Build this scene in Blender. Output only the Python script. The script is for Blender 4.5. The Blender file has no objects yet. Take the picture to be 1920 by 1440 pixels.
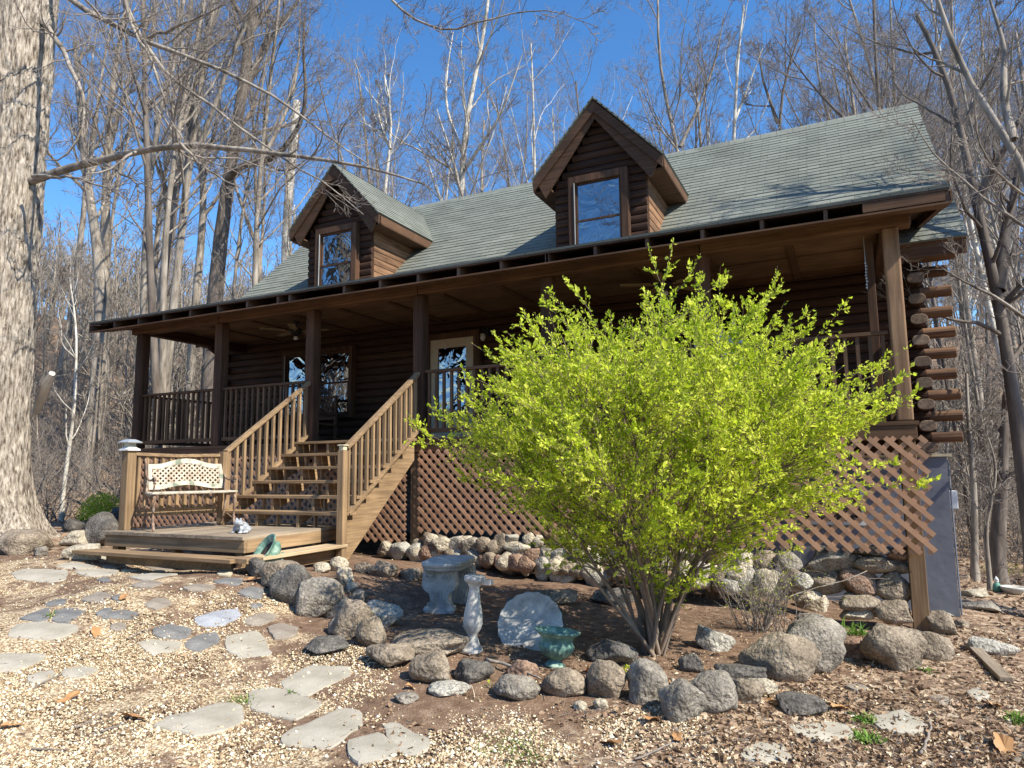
import bpy, math, random
import numpy as np
from mathutils import Vector, Matrix, noise as mnoise
rng = np.random.default_rng(7); random.seed(7)
R_ = math.radians
scene = bpy.context.scene
COL = scene.collection

# ------------------------------------------------------------------ camera
CP = np.array([11.4536, -8.2941, -0.4591]); YAW, PITCH, ROLL, FPX = 0.4496, 0.1239, -0.0119, 1300.2
def cam_axes():
    d = np.array([-math.sin(YAW)*math.cos(PITCH), math.cos(YAW)*math.cos(PITCH), math.sin(PITCH)])
    r = np.array([math.cos(YAW), math.sin(YAW), 0.0]); u = np.cross(r, d)
    c, s = math.cos(ROLL), math.sin(ROLL)
    return c*r+s*u, -s*r+c*u, d
CR, CU, CD = cam_axes()
cam_d = bpy.data.cameras.new('camera'); cam = bpy.data.objects.new('camera', cam_d); COL.objects.link(cam)
cam_d.sensor_width = 36; cam_d.lens = FPX/1920*36; cam_d.clip_start = .05; cam_d.clip_end = 1500
M = Matrix(((CR[0], CU[0], -CD[0], CP[0]), (CR[1], CU[1], -CD[1], CP[1]), (CR[2], CU[2], -CD[2], CP[2]), (0, 0, 0, 1)))
cam.matrix_world = M
scene.camera = cam
# ------------------------------------------------------------------ sky and sun
SUN = np.array([1.0, -0.20, 1.0]); SUN /= np.linalg.norm(SUN)
w = bpy.data.worlds.new('World'); scene.world = w; w.use_nodes = True
nt = w.node_tree; bg = nt.nodes['Background']
sk = nt.nodes.new('ShaderNodeTexSky'); sk.sky_type = 'NISHITA'; sk.sun_disc = False
sk.sun_elevation = math.asin(SUN[2]); sk.sun_rotation = math.atan2(SUN[0], SUN[1])
sk.air_density = 1.0; sk.dust_density = 0.2; sk.ozone_density = 4.0; sk.altitude = 800
nt.links.new(sk.outputs[0], bg.inputs[0]); hs = nt.nodes.new('ShaderNodeHueSaturation'); hs.inputs['Saturation'].default_value = 1.2; nt.links.new(sk.outputs[0], hs.inputs['Color']); nt.links.new(hs.outputs[0], bg.inputs[0]); bg.inputs[1].default_value = 0.15
sl = bpy.data.lights.new('sun', 'SUN'); so = bpy.data.objects.new('sun', sl); COL.objects.link(so)
sl.energy = 4.9; sl.angle = R_(.53); sl.color = (1.0, .925, .79)
so.rotation_euler = Vector(SUN).to_track_quat('Z', 'Y').to_euler()
scene.view_settings.view_transform = 'Standard'; scene.view_settings.look = 'None'
scene.view_settings.exposure = 0.78; scene.view_settings.gamma = 1

# ------------------------------------------------------------------ object helpers
OFF = {}
def tag(o, label=None, cat=None, group=None, kind=None):
    if label: o['label'] = label
    if cat: o['category'] = cat
    if group: o['group'] = group
    if kind: o['kind'] = kind
    return o
def empty(name, loc, label=None, cat=None, group=None):
    o = bpy.data.objects.new(name, None); COL.objects.link(o); o.location = loc
    o.empty_display_size = .2; OFF[o.name] = np.array(loc, float)
    return tag(o, label, cat, group)
class MB:
    """collects shapes, then becomes ONE mesh object"""
    def __init__(s): s.v = []; s.f = []; s.n = 0; s.a = []
    def add(s, V, F, a=0.0):
        V = np.asarray(V, float)
        s.v.append(V); s.f.extend([tuple(i+s.n for i in f) for f in F]); s.n += len(V)
        s.a.append(np.full(len(V), a))
    def box(s, c, d, rz=0, M=None, a=None):
        x, y, z = [k/2 for k in d]
        V = np.array([[i*x, j*y, k*z] for i in (-1, 1) for j in (-1, 1) for k in (-1, 1)])
        if M is not None: V = V@np.array(M).T
        if rz: c_, s_ = math.cos(rz), math.sin(rz); V = V@np.array([[c_, -s_, 0], [s_, c_, 0], [0, 0, 1]]).T
        s.add(V+np.array(c, float), [(0,1,3,2),(4,6,7,5),(0,4,5,1),(2,3,7,6),(0,2,6,4),(1,5,7,3)], random.random() if a is None else a)
    def bx(s, x0, x1, y0, y1, z0, z1, a=None): s.box(((x0+x1)/2, (y0+y1)/2, (z0+z1)/2), (abs(x1-x0), abs(y1-y0), abs(z1-z0)), a=a)
    def bar(s, p, q, wd, ht, up=(0,0,1), a=None):
        p, q = np.array(p, float), np.array(q, float); d = q-p; L = np.linalg.norm(d); d /= L
        sd = np.cross(d, up); sd /= np.linalg.norm(sd); u2 = np.cross(sd, d)
        s.box((p+q)/2, (L, wd, ht), M=np.stack([d, sd, u2], 1), a=a)
    def tube(s, P, Rr, n=6, cap=True, a=None):
        P = np.asarray(P, float); m = len(P); Rr = np.broadcast_to(np.asarray(Rr, float), (m,))
        T = np.gradient(P, axis=0); T /= np.linalg.norm(T, axis=1)[:, None]+1e-9
        ref = np.array([0, 0, 1.]) if abs(T[:, 2]).mean() < .8 else np.array([1., 0, 0])
        A = np.cross(T, ref); A /= np.linalg.norm(A, axis=1)[:, None]+1e-9; B = np.cross(T, A)
        th = np.arange(n)*2*math.pi/n
        V = P[:, None]+Rr[:, None, None]*(np.cos(th)[None, :, None]*A[:, None]+np.sin(th)[None, :, None]*B[:, None])
        F = [(i*n+j, i*n+(j+1) % n, (i+1)*n+(j+1) % n, (i+1)*n+j) for i in range(m-1) for j in range(n)]
        if cap: F += [tuple(range(n))[::-1], tuple((m-1)*n+j for j in range(n))]
        s.add(V.reshape(-1, 3), F, random.random() if a is None else a)
    def lathe(s, prof, c=(0,0,0), n=28, M=None, rad=None, a=0.):
        V = []
        for r, z in prof:
            for j in range(n):
                th = j*2*math.pi/n; k = 1 if rad is None else rad(th, z)
                V.append((r*k*math.cos(th), r*k*math.sin(th), z))
        V = np.array(V)
        if M is not None: V = V@np.array(M).T
        m = len(prof)
        F = [(i*n+j, i*n+(j+1) % n, (i+1)*n+(j+1) % n, (i+1)*n+j) for i in range(m-1) for j in range(n)]
        F += [tuple(range(n))[::-1], tuple((m-1)*n+j for j in range(n))]
        s.add(V+np.array(c, float), F, a)
    def prism(s, poly, axis, lo, hi, a=None):
        """poly in the two other axes, extruded along axis"""
        n = len(poly); V = []
        for h in (lo, hi):
            for p_, q_ in poly:
                V.append({'x': (h, p_, q_), 'y': (p_, h, q_), 'z': (p_, q_, h)}[axis])
        F = [tuple(range(n))[::-1], tuple(range(n, 2*n))]+[(i, (i+1) % n, n+(i+1) % n, n+i) for i in range(n)]
        s.add(V, F, random.random() if a is None else a)
    def build(s, name, mat, parent=None, smooth=False, bevel=0):
        V = np.concatenate(s.v); off = OFF[parent.name] if parent is not None else 0
        me = bpy.data.meshes.new(name); me.from_pydata((V-off).tolist(), [], s.f)
        at_ = me.attributes.new('tint', 'FLOAT', 'POINT'); at_.data.foreach_set('value', np.concatenate(s.a).astype(np.float32))
        return finish(me, name, mat, parent, smooth, bevel)
def finish(me, name, mat, parent=None, smooth=False, bevel=0, fixn=True):
    if mat: me.materials.append(mat)
    if fixn:
        import bmesh
        bm = bmesh.new(); bm.from_mesh(me); bmesh.ops.recalc_face_normals(bm, faces=bm.faces); bm.to_mesh(me); bm.free()
    if smooth: me.polygons.foreach_set('use_smooth', [True]*len(me.polygons))
    o = bpy.data.objects.new(name, me); COL.objects.link(o)
    if parent is not None: o.parent = parent; OFF[o.name] = OFF[parent.name]
    if bevel:
        b = o.modifiers.new('b', 'BEVEL'); b.width = bevel; b.segments = 2; b.limit_method = 'ANGLE'
    return o
def rawmesh(name, V, F, mat, parent=None, attrs=None, smooth=False):
    """fast mesh from arrays: V (n,3), F (m,k)"""
    me = bpy.data.meshes.new(name); k = F.shape[1]; off = OFF[parent.name] if parent is not None else 0
    me.vertices.add(len(V)); me.vertices.foreach_set('co', (V-off).astype(np.float32).ravel())
    me.loops.add(F.size); me.loops.foreach_set('vertex_index', F.astype(np.int32).ravel())
    me.polygons.add(len(F)); me.polygons.foreach_set('loop_start', np.arange(0, F.size, k, dtype=np.int32))
    me.polygons.foreach_set('loop_total', np.full(len(F), k, np.int32))
    if smooth: me.polygons.foreach_set('use_smooth', np.ones(len(F), bool))
    me.update(calc_edges=True)
    for n_, a in (attrs or {}).items():
        t = me.attributes.new(n_, 'FLOAT', 'POINT'); t.data.foreach_set('value', a.astype(np.float32))
    return finish(me, name, mat, parent, fixn=False)

# ------------------------------------------------------------------ materials
def mat(name, cols, scale=(4,4,4), rough=.8, bump=.15, detail=6, fine=None, tint=.0, spec=.3, bscale=None, bdist=.01, knots=False):
    """cols: list of (pos, rgb) on a stretched noise; tint = how much the per-piece number shifts brightness"""
    m = bpy.data.materials.new(name); m.use_nodes = True; N = m.node_tree.nodes; Lk = m.node_tree.links; b = N['Principled BSDF']
    tc = N.new('ShaderNodeTexCoord'); mp = N.new('ShaderNodeMapping'); mp.inputs['Scale'].default_value = scale
    Lk.new(tc.outputs['Object'], mp.inputs[0])
    nz = N.new('ShaderNodeTexNoise'); nz.inputs['Scale'].default_value = 1; nz.inputs['Detail'].default_value = detail; nz.inputs['Roughness'].default_value = .62
    Lk.new(mp.outputs[0], nz.inputs['Vector'])
    cr = N.new('ShaderNodeValToRGB'); e = cr.color_ramp.elements
    e[0].position, e[0].color = cols[0][0], (*cols[0][1], 1); e[1].position, e[1].color = cols[-1][0], (*cols[-1][1], 1)
    for p_, c_ in cols[1:-1]: x = e.new(p_); x.color = (*c_, 1)
    Lk.new(nz.outputs[0], cr.inputs[0]); col = cr.outputs[0]
    if tint:
        at_ = N.new('ShaderNodeAttribute'); at_.attribute_name = 'tint'
        mr = N.new('ShaderNodeMapRange'); mr.inputs[3].default_value = 1-tint; mr.inputs[4].default_value = 1+tint; Lk.new(at_.outputs['Fac'], mr.inputs[0])
        vm = N.new('ShaderNodeVectorMath'); vm.operation = 'SCALE'; Lk.new(col, vm.inputs[0]); Lk.new(mr.outputs[0], vm.inputs['Scale']); col = vm.outputs[0]
        # offset the grain per piece
        cm = N.new('ShaderNodeVectorMath'); cm.operation = 'MULTIPLY_ADD'; Lk.new(at_.outputs['Fac'], cm.inputs[0]); cm.inputs[1].default_value = (37, 53, 29); Lk.new(mp.outputs[0], cm.inputs[2]); Lk.new(cm.outputs[0], nz.inputs['Vector'])
    if fine:
        n2 = N.new('ShaderNodeTexNoise'); n2.inputs['Scale'].default_value = fine[0]; n2.inputs['Detail'].default_value = 4; Lk.new(tc.outputs['Object'], n2.inputs['Vector'])
        mr2 = N.new('ShaderNodeMapRange'); mr2.inputs[1].default_value = .3; mr2.inputs[2].default_value = .7; mr2.inputs[3].default_value = 1-fine[1]; mr2.inputs[4].default_value = 1+fine[1]; Lk.new(n2.outputs[0], mr2.inputs[0])
        v2 = N.new('ShaderNodeVectorMath'); v2.operation = 'SCALE'; Lk.new(col, v2.inputs[0]); Lk.new(mr2.outputs[0], v2.inputs['Scale']); col = v2.outputs[0]
    Lk.new(col, b.inputs['Base Color']); b.inputs['Roughness'].default_value = rough; b.inputs['Specular IOR Level'].default_value = spec
    if bump:
        bp = N.new('ShaderNodeBump'); bp.inputs['Strength'].default_value = bump; bp.inputs['Distance'].default_value = bdist
        src = nz.outputs[0]
        if bscale:
            n3 = N.new('ShaderNodeTexNoise'); n3.inputs['Scale'].default_value = bscale; n3.inputs['Detail'].default_value = 8; Lk.new(tc.outputs['Object'], n3.inputs['Vector']); src = n3.outputs[0]
        Lk.new(src, bp.inputs['Height']); Lk.new(bp.outputs[0], b.inputs['Normal'])
    return m
def flat(name, c, rough=.6, metal=0, spec=.4): 
    m = mat(name, [(.3, tuple(k*.85 for k in c)), (.7, tuple(min(1, k*1.12) for k in c))], (6,6,6), rough, .05, spec=spec); m.node_tree.nodes['Principled BSDF'].inputs['Metallic'].default_value = metal; return m
def wood(name, dark, light, ax, tint=.25, g=38, rough=.8, bump=.35):
    sc = {'x': (1.6, g, g), 'y': (g, 1.6, g), 'z': (g, g, 1.6)}[ax]
    return mat(name, [(.28, dark), (.5, tuple((a+b_)/2 for a, b_ in zip(dark, light))), (.72, light)], sc, rough, bump, 5, (2.2, .22), tint, bdist=.004)
STAIN_D, STAIN_L = (.020, .0095, .006), (.078, .036, .019)
M_logx = wood('log_stain_x', STAIN_D, STAIN_L, 'x'); M_logy = wood('log_stain_y', STAIN_D, STAIN_L, 'y'); M_logz = wood('log_stain_z', (.032, .016, .009), (.115, .058, .032), 'z')
M_rake = wood('rake_stain', (.035, .018, .011), (.125, .066, .036), 'x'); M_side = wood('bleached_siding', (.085, .042, .022), (.33, .19, .105), 'y', .3, 22); M_logprot = wood('sunlit_stub_wood', (.065, .032, .018), (.26, .145, .08), 'x', .3, 24)  # log stub stain is lightened: sunlight on the stubs put into the colour
M_logend = mat('log_end_grain', [(.3, (.11, .075, .05)), (.7, (.27, .20, .14))], (26, 26, 26), .9, .3, tint=.2)
M_beam = wood('beam_wood', (.055, .028, .015), (.175, .095, .05), 'x', .14)
M_ply = wood('ceiling_ply', (.125, .075, .042), (.24, .15, .088), 'x', .12, 14)
M_rafter = wood('rafter_wood', (.07, .042, .028), (.15, .095, .065), 'y')
W_D, W_L = (.15, .095, .052), (.36, .245, .135)
M_wx = wood('weathered_wood_x', W_D, W_L, 'x', .2); M_wy = wood('weathered_wood_y', W_D, W_L, 'y', .2); M_wz = wood('weathered_wood_z', W_D, W_L, 'z', .2)
M_deck = wood('deck_board', (.16, .125, .09), (.36, .29, .21), 'y', .2)
M_rail = wood('porch_rail_wood', (.075, .04, .022), (.17, .095, .052), 'x', .2); M_railz = wood('porch_baluster_wood', (.075, .042, .024), (.17, .1, .055), 'z', .2)
M_lat = mat('lattice_plastic', [(.3, (.37, .205, .12)), (.7, (.52, .31, .19))], (3, 3, 3), .75, .05, tint=.15)
M_base = mat('grey_painted_wall', [(.3, (.135, .148, .18)), (.7, (.19, .205, .24))], (1.5, 1.5, 2), .7, .5, 8, bscale=9, bdist=.01)
def shingle(name, ang, axis):
    """ang = pitch; axis 'x': courses run along x, slope in y"""
    m = bpy.data.materials.new(name); m.use_nodes = True; N = m.node_tree.nodes; Lk = m.node_tree.links; b = N['Principled BSDF']
    tc = N.new('ShaderNodeTexCoord'); sp = N.new('ShaderNodeSeparateXYZ'); Lk.new(tc.outputs['Object'], sp.inputs[0])
    mul = N.new('ShaderNodeMath'); mul.operation = 'DIVIDE'; Lk.new(sp.outputs['Z'], mul.inputs[0]); mul.inputs[1].default_value = math.sin(ang)
    cb = N.new('ShaderNodeCombineXYZ'); Lk.new(sp.outputs['X' if axis == 'x' else 'Y'], cb.inputs[0]); Lk.new(mul.outputs[0], cb.inputs[1])
    br = N.new('ShaderNodeTexBrick'); Lk.new(cb.outputs[0], br.inputs[0]); br.inputs['Scale'].default_value = 1; br.inputs['Brick Width'].default_value = .34; br.inputs['Row Height'].default_value = .14
    br.inputs['Mortar Size'].default_value = .0045; br.inputs['Mortar Smooth'].default_value = .3; br.inputs['Bias'].default_value = 0
    br.inputs['Color1'].default_value = (.158, .170, .145, 1); br.inputs['Color2'].default_value = (.205, .216, .185, 1); br.inputs['Mortar'].default_value = (.075, .082, .072, 1)
    br.offset = .37; br.squash = 1
    n1 = N.new('ShaderNodeTexNoise'); n1.inputs['Scale'].default_value = 1.1; n1.inputs['Detail'].default_value = 5; Lk.new(tc.outputs['Object'], n1.inputs['Vector'])
    n2 = N.new('ShaderNodeTexNoise'); n2.inputs['Scale'].default_value = 160; n2.inputs['Detail'].default_value = 3; Lk.new(tc.outputs['Object'], n2.inputs['Vector'])
    ad = N.new('ShaderNodeMath'); ad.operation = 'ADD'; Lk.new(n1.outputs[0], ad.inputs[0]); Lk.new(n2.outputs[0], ad.inputs[1])
    mr = N.new('ShaderNodeMapRange'); mr.inputs[1].default_value = .6; mr.inputs[2].default_value = 1.4; mr.inputs[3].default_value = .72; mr.inputs[4].default_value = 1.28; Lk.new(ad.outputs[0], mr.inputs[0])
    vm = N.new('ShaderNodeVectorMath'); vm.operation = 'SCALE'; Lk.new(br.outputs[0], vm.inputs[0]); Lk.new(mr.outputs[0], vm.inputs['Scale']); Lk.new(vm.outputs[0], b.inputs['Base Color'])
    b.inputs['Roughness'].default_value = .93; b.inputs['Specular IOR Level'].default_value = .2
    bp = N.new('ShaderNodeBump'); bp.inputs['Strength'].default_value = .5; bp.inputs['Distance'].default_value = .004; Lk.new(n2.outputs[0], bp.inputs['Height']); Lk.new(bp.outputs[0], b.inputs['Normal'])
    return m
M_glass = bpy.data.materials.new('window_glass'); M_glass.use_nodes = True
def _glass():
    N = M_glass.node_tree.nodes; Lk = M_glass.node_tree.links; b = N['Principled BSDF']
    b.inputs['Base Color'].default_value = (.30, .31, .33, 1); b.inputs['Metallic'].default_value = 1; b.inputs['Roughness'].default_value = .02
    tc = N.new('ShaderNodeTexCoord'); n = N.new('ShaderNodeTexNoise'); n.inputs['Scale'].default_value = 3.0; n.inputs['Detail'].default_value = 2; n.inputs['Distortion'].default_value = 1.2
    Lk.new(tc.outputs['Object'], n.inputs['Vector']); bp = N.new('ShaderNodeBump'); bp.inputs['Strength'].default_value = .32; bp.inputs['Distance'].default_value = .06
    Lk.new(n.outputs[0], bp.inputs['Height']); Lk.new(bp.outputs[0], b.inputs['Normal'])
_glass()
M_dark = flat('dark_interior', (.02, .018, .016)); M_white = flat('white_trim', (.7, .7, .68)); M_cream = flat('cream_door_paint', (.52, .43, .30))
M_iron = mat('rusty_iron', [(.35, (.12, .10, .08)), (.5, (.24, .15, .10)), (.65, (.36, .30, .24))], (14, 14, 14), .8, .3)
M_bpaint = mat('chipped_cream_paint', [(.38, (.17, .20, .14)), (.45, (.42, .37, .29)), (.7, (.60, .55, .46))], (9, 9, 9), .7, .2, 8)
M_conc = mat('weathered_concrete', [(.28, (.26, .25, .235)), (.5, (.44, .43, .40)), (.75, (.64, .62, .57))], (7, 7, 7), .9, .5, 8, (60, .12), bscale=40, bdist=.004)
M_green = mat('verdigris_pot', [(.34, (.05, .10, .08)), (.52, (.14, .26, .21)), (.70, (.46, .56, .44))], (9, 9, 9), .6, .4, 8, (50, .15))
M_bark1 = mat('pale_furrowed_bark', [(.36, (.085, .066, .05)), (.47, (.29, .245, .195)), (.62, (.52, .46, .385))], (24, 24, 5.5), .95, 1.0, 10, (3, .14), bdist=.05)
M_bark = mat('grey_bark', [(.32, (.105, .086, .066)), (.5, (.25, .215, .175)), (.75, (.42, .375, .315))], (9, 9, 1.6), .95, .6, 6, (1.2, .18), bdist=.02)
M_bark_d = mat('dark_bark', [(.3, (.07, .055, .045)), (.7, (.22, .185, .155))], (9, 9, 1.6), .95, .6, 6, bdist=.02)
M_bark_w = mat('white_bark', [(.34, (.22, .19, .15)), (.46, (.50, .47, .41)), (.7, (.68, .65, .58))], (4, 4, 2), .9, .3, 5)
M_twig = mat('twig_bark', [(.3, (.15, .125, .105)), (.7, (.31, .27, .235))], (3, 3, 3), .9, 0)
def rockmat(name, a, b_, c): return mat(name, [(.30, a), (.5, b_), (.72, c)], (6, 6, 6), .93, 1.0, 9, (60, .42), bscale=34, bdist=.03)
ROCK = [rockmat('tan_grey_rock', (.12, .095, .068), (.24, .195, .145), (.38, .32, .245)),
        rockmat('grey_rock', (.12, .105, .085), (.23, .205, .17), (.37, .335, .28)),
        rockmat('dark_basalt', (.05, .045, .04), (.115, .105, .093), (.215, .20, .175)),
        rockmat('pale_fieldstone', (.26, .22, .165), (.42, .37, .28), (.60, .54, .43)),
        rockmat('rusty_rock', (.14, .085, .06), (.26, .17, .12), (.37, .28, .22)),
        rockmat('pale_slab', (.24, .225, .19), (.37, .35, .30), (.47, .45, .39))]

# ------------------------------------------------------------------ ground shape
CTRL = np.array([(5.5,-3.1,-1.46),(6.1,-1.6,-1.52),(3,-3.2,-1.45),(0,-2,-1.5),(6.2,-.2,-1.66),(8,-.3,-1.80),(9.8,-.3,-1.95),(12,0,-2.12),(12.6,2.4,-2.37),(14,3,-2.5),(10,-3,-1.93),(8,-3,-1.80),(9,-5,-1.98),
    (11.45,-8.3,-2.08),(7.5,-6.2,-1.88),(12,-4,-2.12),(0,-6,-1.55),(4,-5,-1.62),(16,-2,-2.45),(18,4,-2.75),(3,2,-1.5),(-2,2,-1.45),(-8,3,-1.5),(-6,-5,-1.3),(0,10,-1.3),(8,12,-1.7),(14,10,-2.9),(11,-13,-2.1),(3,-12,-1.6),(18,-10,-2.4),(20,12,-3.2),(-15,6,-1.6)], float)
def _grid_ctrl(x, y):
    d2 = (x[..., None]-CTRL[:, 0])**2+(y[..., None]-CTRL[:, 1])**2+.25
    k = 1/d2**1.7; return (k*CTRL[:, 2]).sum(-1)/k.sum(-1)
def G(x, y):
    x = np.asarray(x, float); y = np.asarray(y, float)
    z = _grid_ctrl(x, y)
    dx, dy = x-9, y+3; r = np.hypot(dx, dy); az = np.degrees(np.arctan2(-dx, dy))   # left of +y positive
    wgt = np.clip((az+40)/25, 0, 1)*np.clip((105-az)/35, 0, 1); wgt = wgt*wgt*(3-2*wgt)
    t = np.clip(r-17, 0, None); rise = 26*(1-np.exp(-(t/75)**1.35))*1.15+2.0*np.sin(az/9)*(1-np.exp(-t/50))
    z = z+wgt*rise
    z = z+.035*np.sin(2.1*x+1.3*np.sin(1.7*y))*np.sin(1.9*y+.5)+.05*np.clip(t/10, 0, 6)*np.sin(.7*x)*np.sin(.6*y)
    return z
def ray(u, v):
    return CD*1.0+CR*(u-960)/FPX+CU*(720-v)/FPX
def at(u, v, dz=0):
    d = ray(u, v); t = np.concatenate([np.arange(1.5, 30, .02), np.arange(30, 300, .3)]); P = CP+t[:, None]*d
    h = P[:, 2]-G(P[:, 0], P[:, 1])-dz; i = np.argmax(h < 0)
    if h[i] >= 0: i = len(t)-1
    return P[i]
def ony(u, v, y): d = ray(u, v); return CP+d*(y-CP[1])/d[1]
def onz(u, v, z): d = ray(u, v); return CP+d*(z-CP[2])/d[2]
def pxm(P): return FPX/float((np.asarray(P)-CP)@CD)      # photo pixels per metre there
def proj(P): q = np.asarray(P, float)-CP; return 960+FPX*(q@CR)/(q@CD), 720-FPX*(q@CU)/(q@CD)

# masks over the ground, given where the photo shows gravel (0..1) and leaf litter (0..1)
MK = [(100,1150,.8,.1),(60,1300,1,.15),(250,1300,1,.1),(450,1150,.8,.05),(600,1250,.6,.05),(700,1300,.35,.05),(900,1290,.1,.1),(860,1400,.5,.1),(1000,1400,.7,.2),(300,1420,.9,.2),(600,1430,.8,.15),(550,1330,.8,.1),
      (1150,1420,.5,.6),(1300,1400,.3,.7),(1500,1380,.3,.9),(1700,1400,.2,1),(1850,1400,.1,1),(1700,1250,.1,.8),(1880,1250,0,.9),(1850,1150,0,1),(1400,1220,.05,.35),(1500,1130,.05,.3),(1000,1120,.05,.12),(900,1180,0,.15),(700,1110,.03,.15),(800,1075,.03,.2),
      (1150,1200,0,.3),(1000,1260,.05,.4),(1250,1270,.05,.5),(300,1060,.8,.15),(100,1060,.8,.3),(650,1080,.05,.2),(450,1250,.8,.05),(760,1180,.02,.25),(1880,1080,0,.8),(60,1440,1,.2),(380,1060,.7,.1)]
MKP = np.array([[*at(u, v)[:2], g, l] for u, v, g, l in MK]+[(-6,-3,.1,1),(0,0,0,1),(3,14,0,1),(-10,8,0,1),(15,10,0,1),(20,0,0,1),(5,-12,.8,.3),(14,-12,.2,.8),(8,1,0,.2),(11,1,0,.3),(2,-1,0,.6),(-2,-6,.6,.4)])
def masks(x, y):
    d2 = (x[..., None]-MKP[:, 0])**2+(y[..., None]-MKP[:, 1])**2+.03
    k = 1/d2**1.8; s = k.sum(-1); return (k*MKP[:, 2]).sum(-1)/s, (k*MKP[:, 3]).sum(-1)/s

# ------------------------------------------------------------------ ground sheet
def make_ground():
    na, nr = 620, 230
    a = np.linspace(0, 2*math.pi, na, endpoint=False)
    # finer where the camera looks
    a = a-.75*np.sin(a-0)*0
    r = .4*np.exp(np.linspace(0, math.log(420/.4), nr))
    A, Rr = np.meshgrid(a, r, indexing='ij')
    X = 11.4+Rr*np.cos(A); Y = -8.3+Rr*np.sin(A)
    X, Y = X.ravel(), Y.ravel(); Z = G(X, Y)
    near = np.hypot(X-10, Y+4) < 9
    nz = np.zeros(len(X))
    for i in np.nonzero(near)[0]:
        p = Vector((X[i]*3.1, Y[i]*3.1, .3)); nz[i] = .018*mnoise.noise(p)+.010*mnoise.noise(p*4)
    Z = Z+nz
    g, l = masks(X, Y)
    V = np.stack([X, Y, Z], 1)
    i, j = np.meshgrid(np.arange(na), np.arange(nr-1), indexing='ij'); i2 = (i+1) % na
    F = np.stack([i*nr+j, i*nr+j+1, i2*nr+j+1, i2*nr+j], -1).reshape(-1, 4)
    c = len(V); V = np.vstack([V, [11.4, -8.3, float(G(11.4, -8.3))]]); g = np.append(g, .5); l = np.append(l, .5)
    o = rawmesh('ground', V, F, M_ground, attrs={'gravel': g, 'litter': l}, smooth=True)
    tag(o, kind='structure')
M_ground = bpy.data.materials.new('ground_soil'); M_ground.use_nodes = True
def _gm():
    N = M_ground.node_tree.nodes; Lk = M_ground.node_tree.links; b = N['Principled BSDF']
    tc = N.new('ShaderNodeTexCoord')
    def noi(s, d=5, rr=.6): n = N.new('ShaderNodeTexNoise'); n.inputs['Scale'].default_value = s; n.inputs['Detail'].default_value = d; n.inputs['Roughness'].default_value = rr; Lk.new(tc.outputs['Object'], n.inputs['Vector']); return n.outputs[0]
    def vor(s, out='Color'): n = N.new('ShaderNodeTexVoronoi'); n.inputs['Scale'].default_value = s; Lk.new(tc.outputs['Object'], n.inputs['Vector']); return n.outputs[out]
    def ramp(src, els):
        c = N.new('ShaderNodeValToRGB'); e = c.color_ramp.elements; e[0].position, e[0].color = els[0][0], (*els[0][1], 1); e[1].position, e[1].color = els[-1][0], (*els[-1][1], 1)
        for p_, k in els[1:-1]: x = e.new(p_); x.color = (*k, 1)
        Lk.new(src, c.inputs[0]); return c.outputs[0]
    def mix(f, a, c): m = N.new('ShaderNodeMix'); m.data_type = 'RGBA'; Lk.new(f, m.inputs[0]); Lk.new(a, m.inputs[6]); Lk.new(c, m.inputs[7]); return m.outputs[2]
    def mth(op, a, c):
        m = N.new('ShaderNodeMath'); m.operation = op
        for k, v in ((0, a), (1, c)):
            if isinstance(v, (int, float)): m.inputs[k].default_value = v
            else: Lk.new(v, m.inputs[k])
        return m.outputs[0]
    def attr(n): a = N.new('ShaderNodeAttribute'); a.attribute_name = n; return a.outputs['Fac']
    soil = ramp(noi(9, 8, .7), [(.3, (.10, .060, .038)), (.5, (.175, .112, .075)), (.72, (.31, .22, .155))])
    sep = N.new('ShaderNodeSeparateXYZ'); Lk.new(vor(75), sep.inputs[0])
    grav = ramp(sep.outputs[0], [(0, (.16, .10, .06)), (.35, (.33, .235, .14)), (.65, (.50, .39, .25)), (1, (.70, .60, .43))])
    sep2 = N.new('ShaderNodeSeparateXYZ'); Lk.new(vor(17), sep2.inputs[0])
    lit = ramp(sep2.outputs[1], [(0, (.11, .07, .045)), (.4, (.23, .155, .105)), (.75, (.36, .26, .175)), (1, (.48, .39, .29))])
    gm = ramp(mth('ADD', mth('MULTIPLY', attr('gravel'), 1.0), mth('MULTIPLY', mth('SUBTRACT', noi(2.2, 8, .7), .52), 2.6)), [(.62, (0, 0, 0)), (.85, (1, 1, 1))])
    lm = ramp(mth('ADD', attr('litter'), mth('MULTIPLY', mth('SUBTRACT', noi(5, 6, .65), .5), 1.6)), [(.45, (0, 0, 0)), (.6, (1, 1, 1))])
    col = mix(lm, mix(gm, soil, grav), lit)
    Lk.new(col, b.inputs['Base Color']); b.inputs['Roughness'].default_value = .95; b.inputs['Specular IOR Level'].default_value = .15
    bp = N.new('ShaderNodeBump'); bp.inputs['Strength'].default_value = .7; bp.inputs['Distance'].default_value = .02
    h = mth('ADD', noi(30, 8, .7), mth('MULTIPLY', vor(75, 'Distance'), .5)); Lk.new(h, bp.inputs['Height']); Lk.new(bp.outputs[0], b.inputs['Normal'])
_gm(); make_ground()

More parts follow.
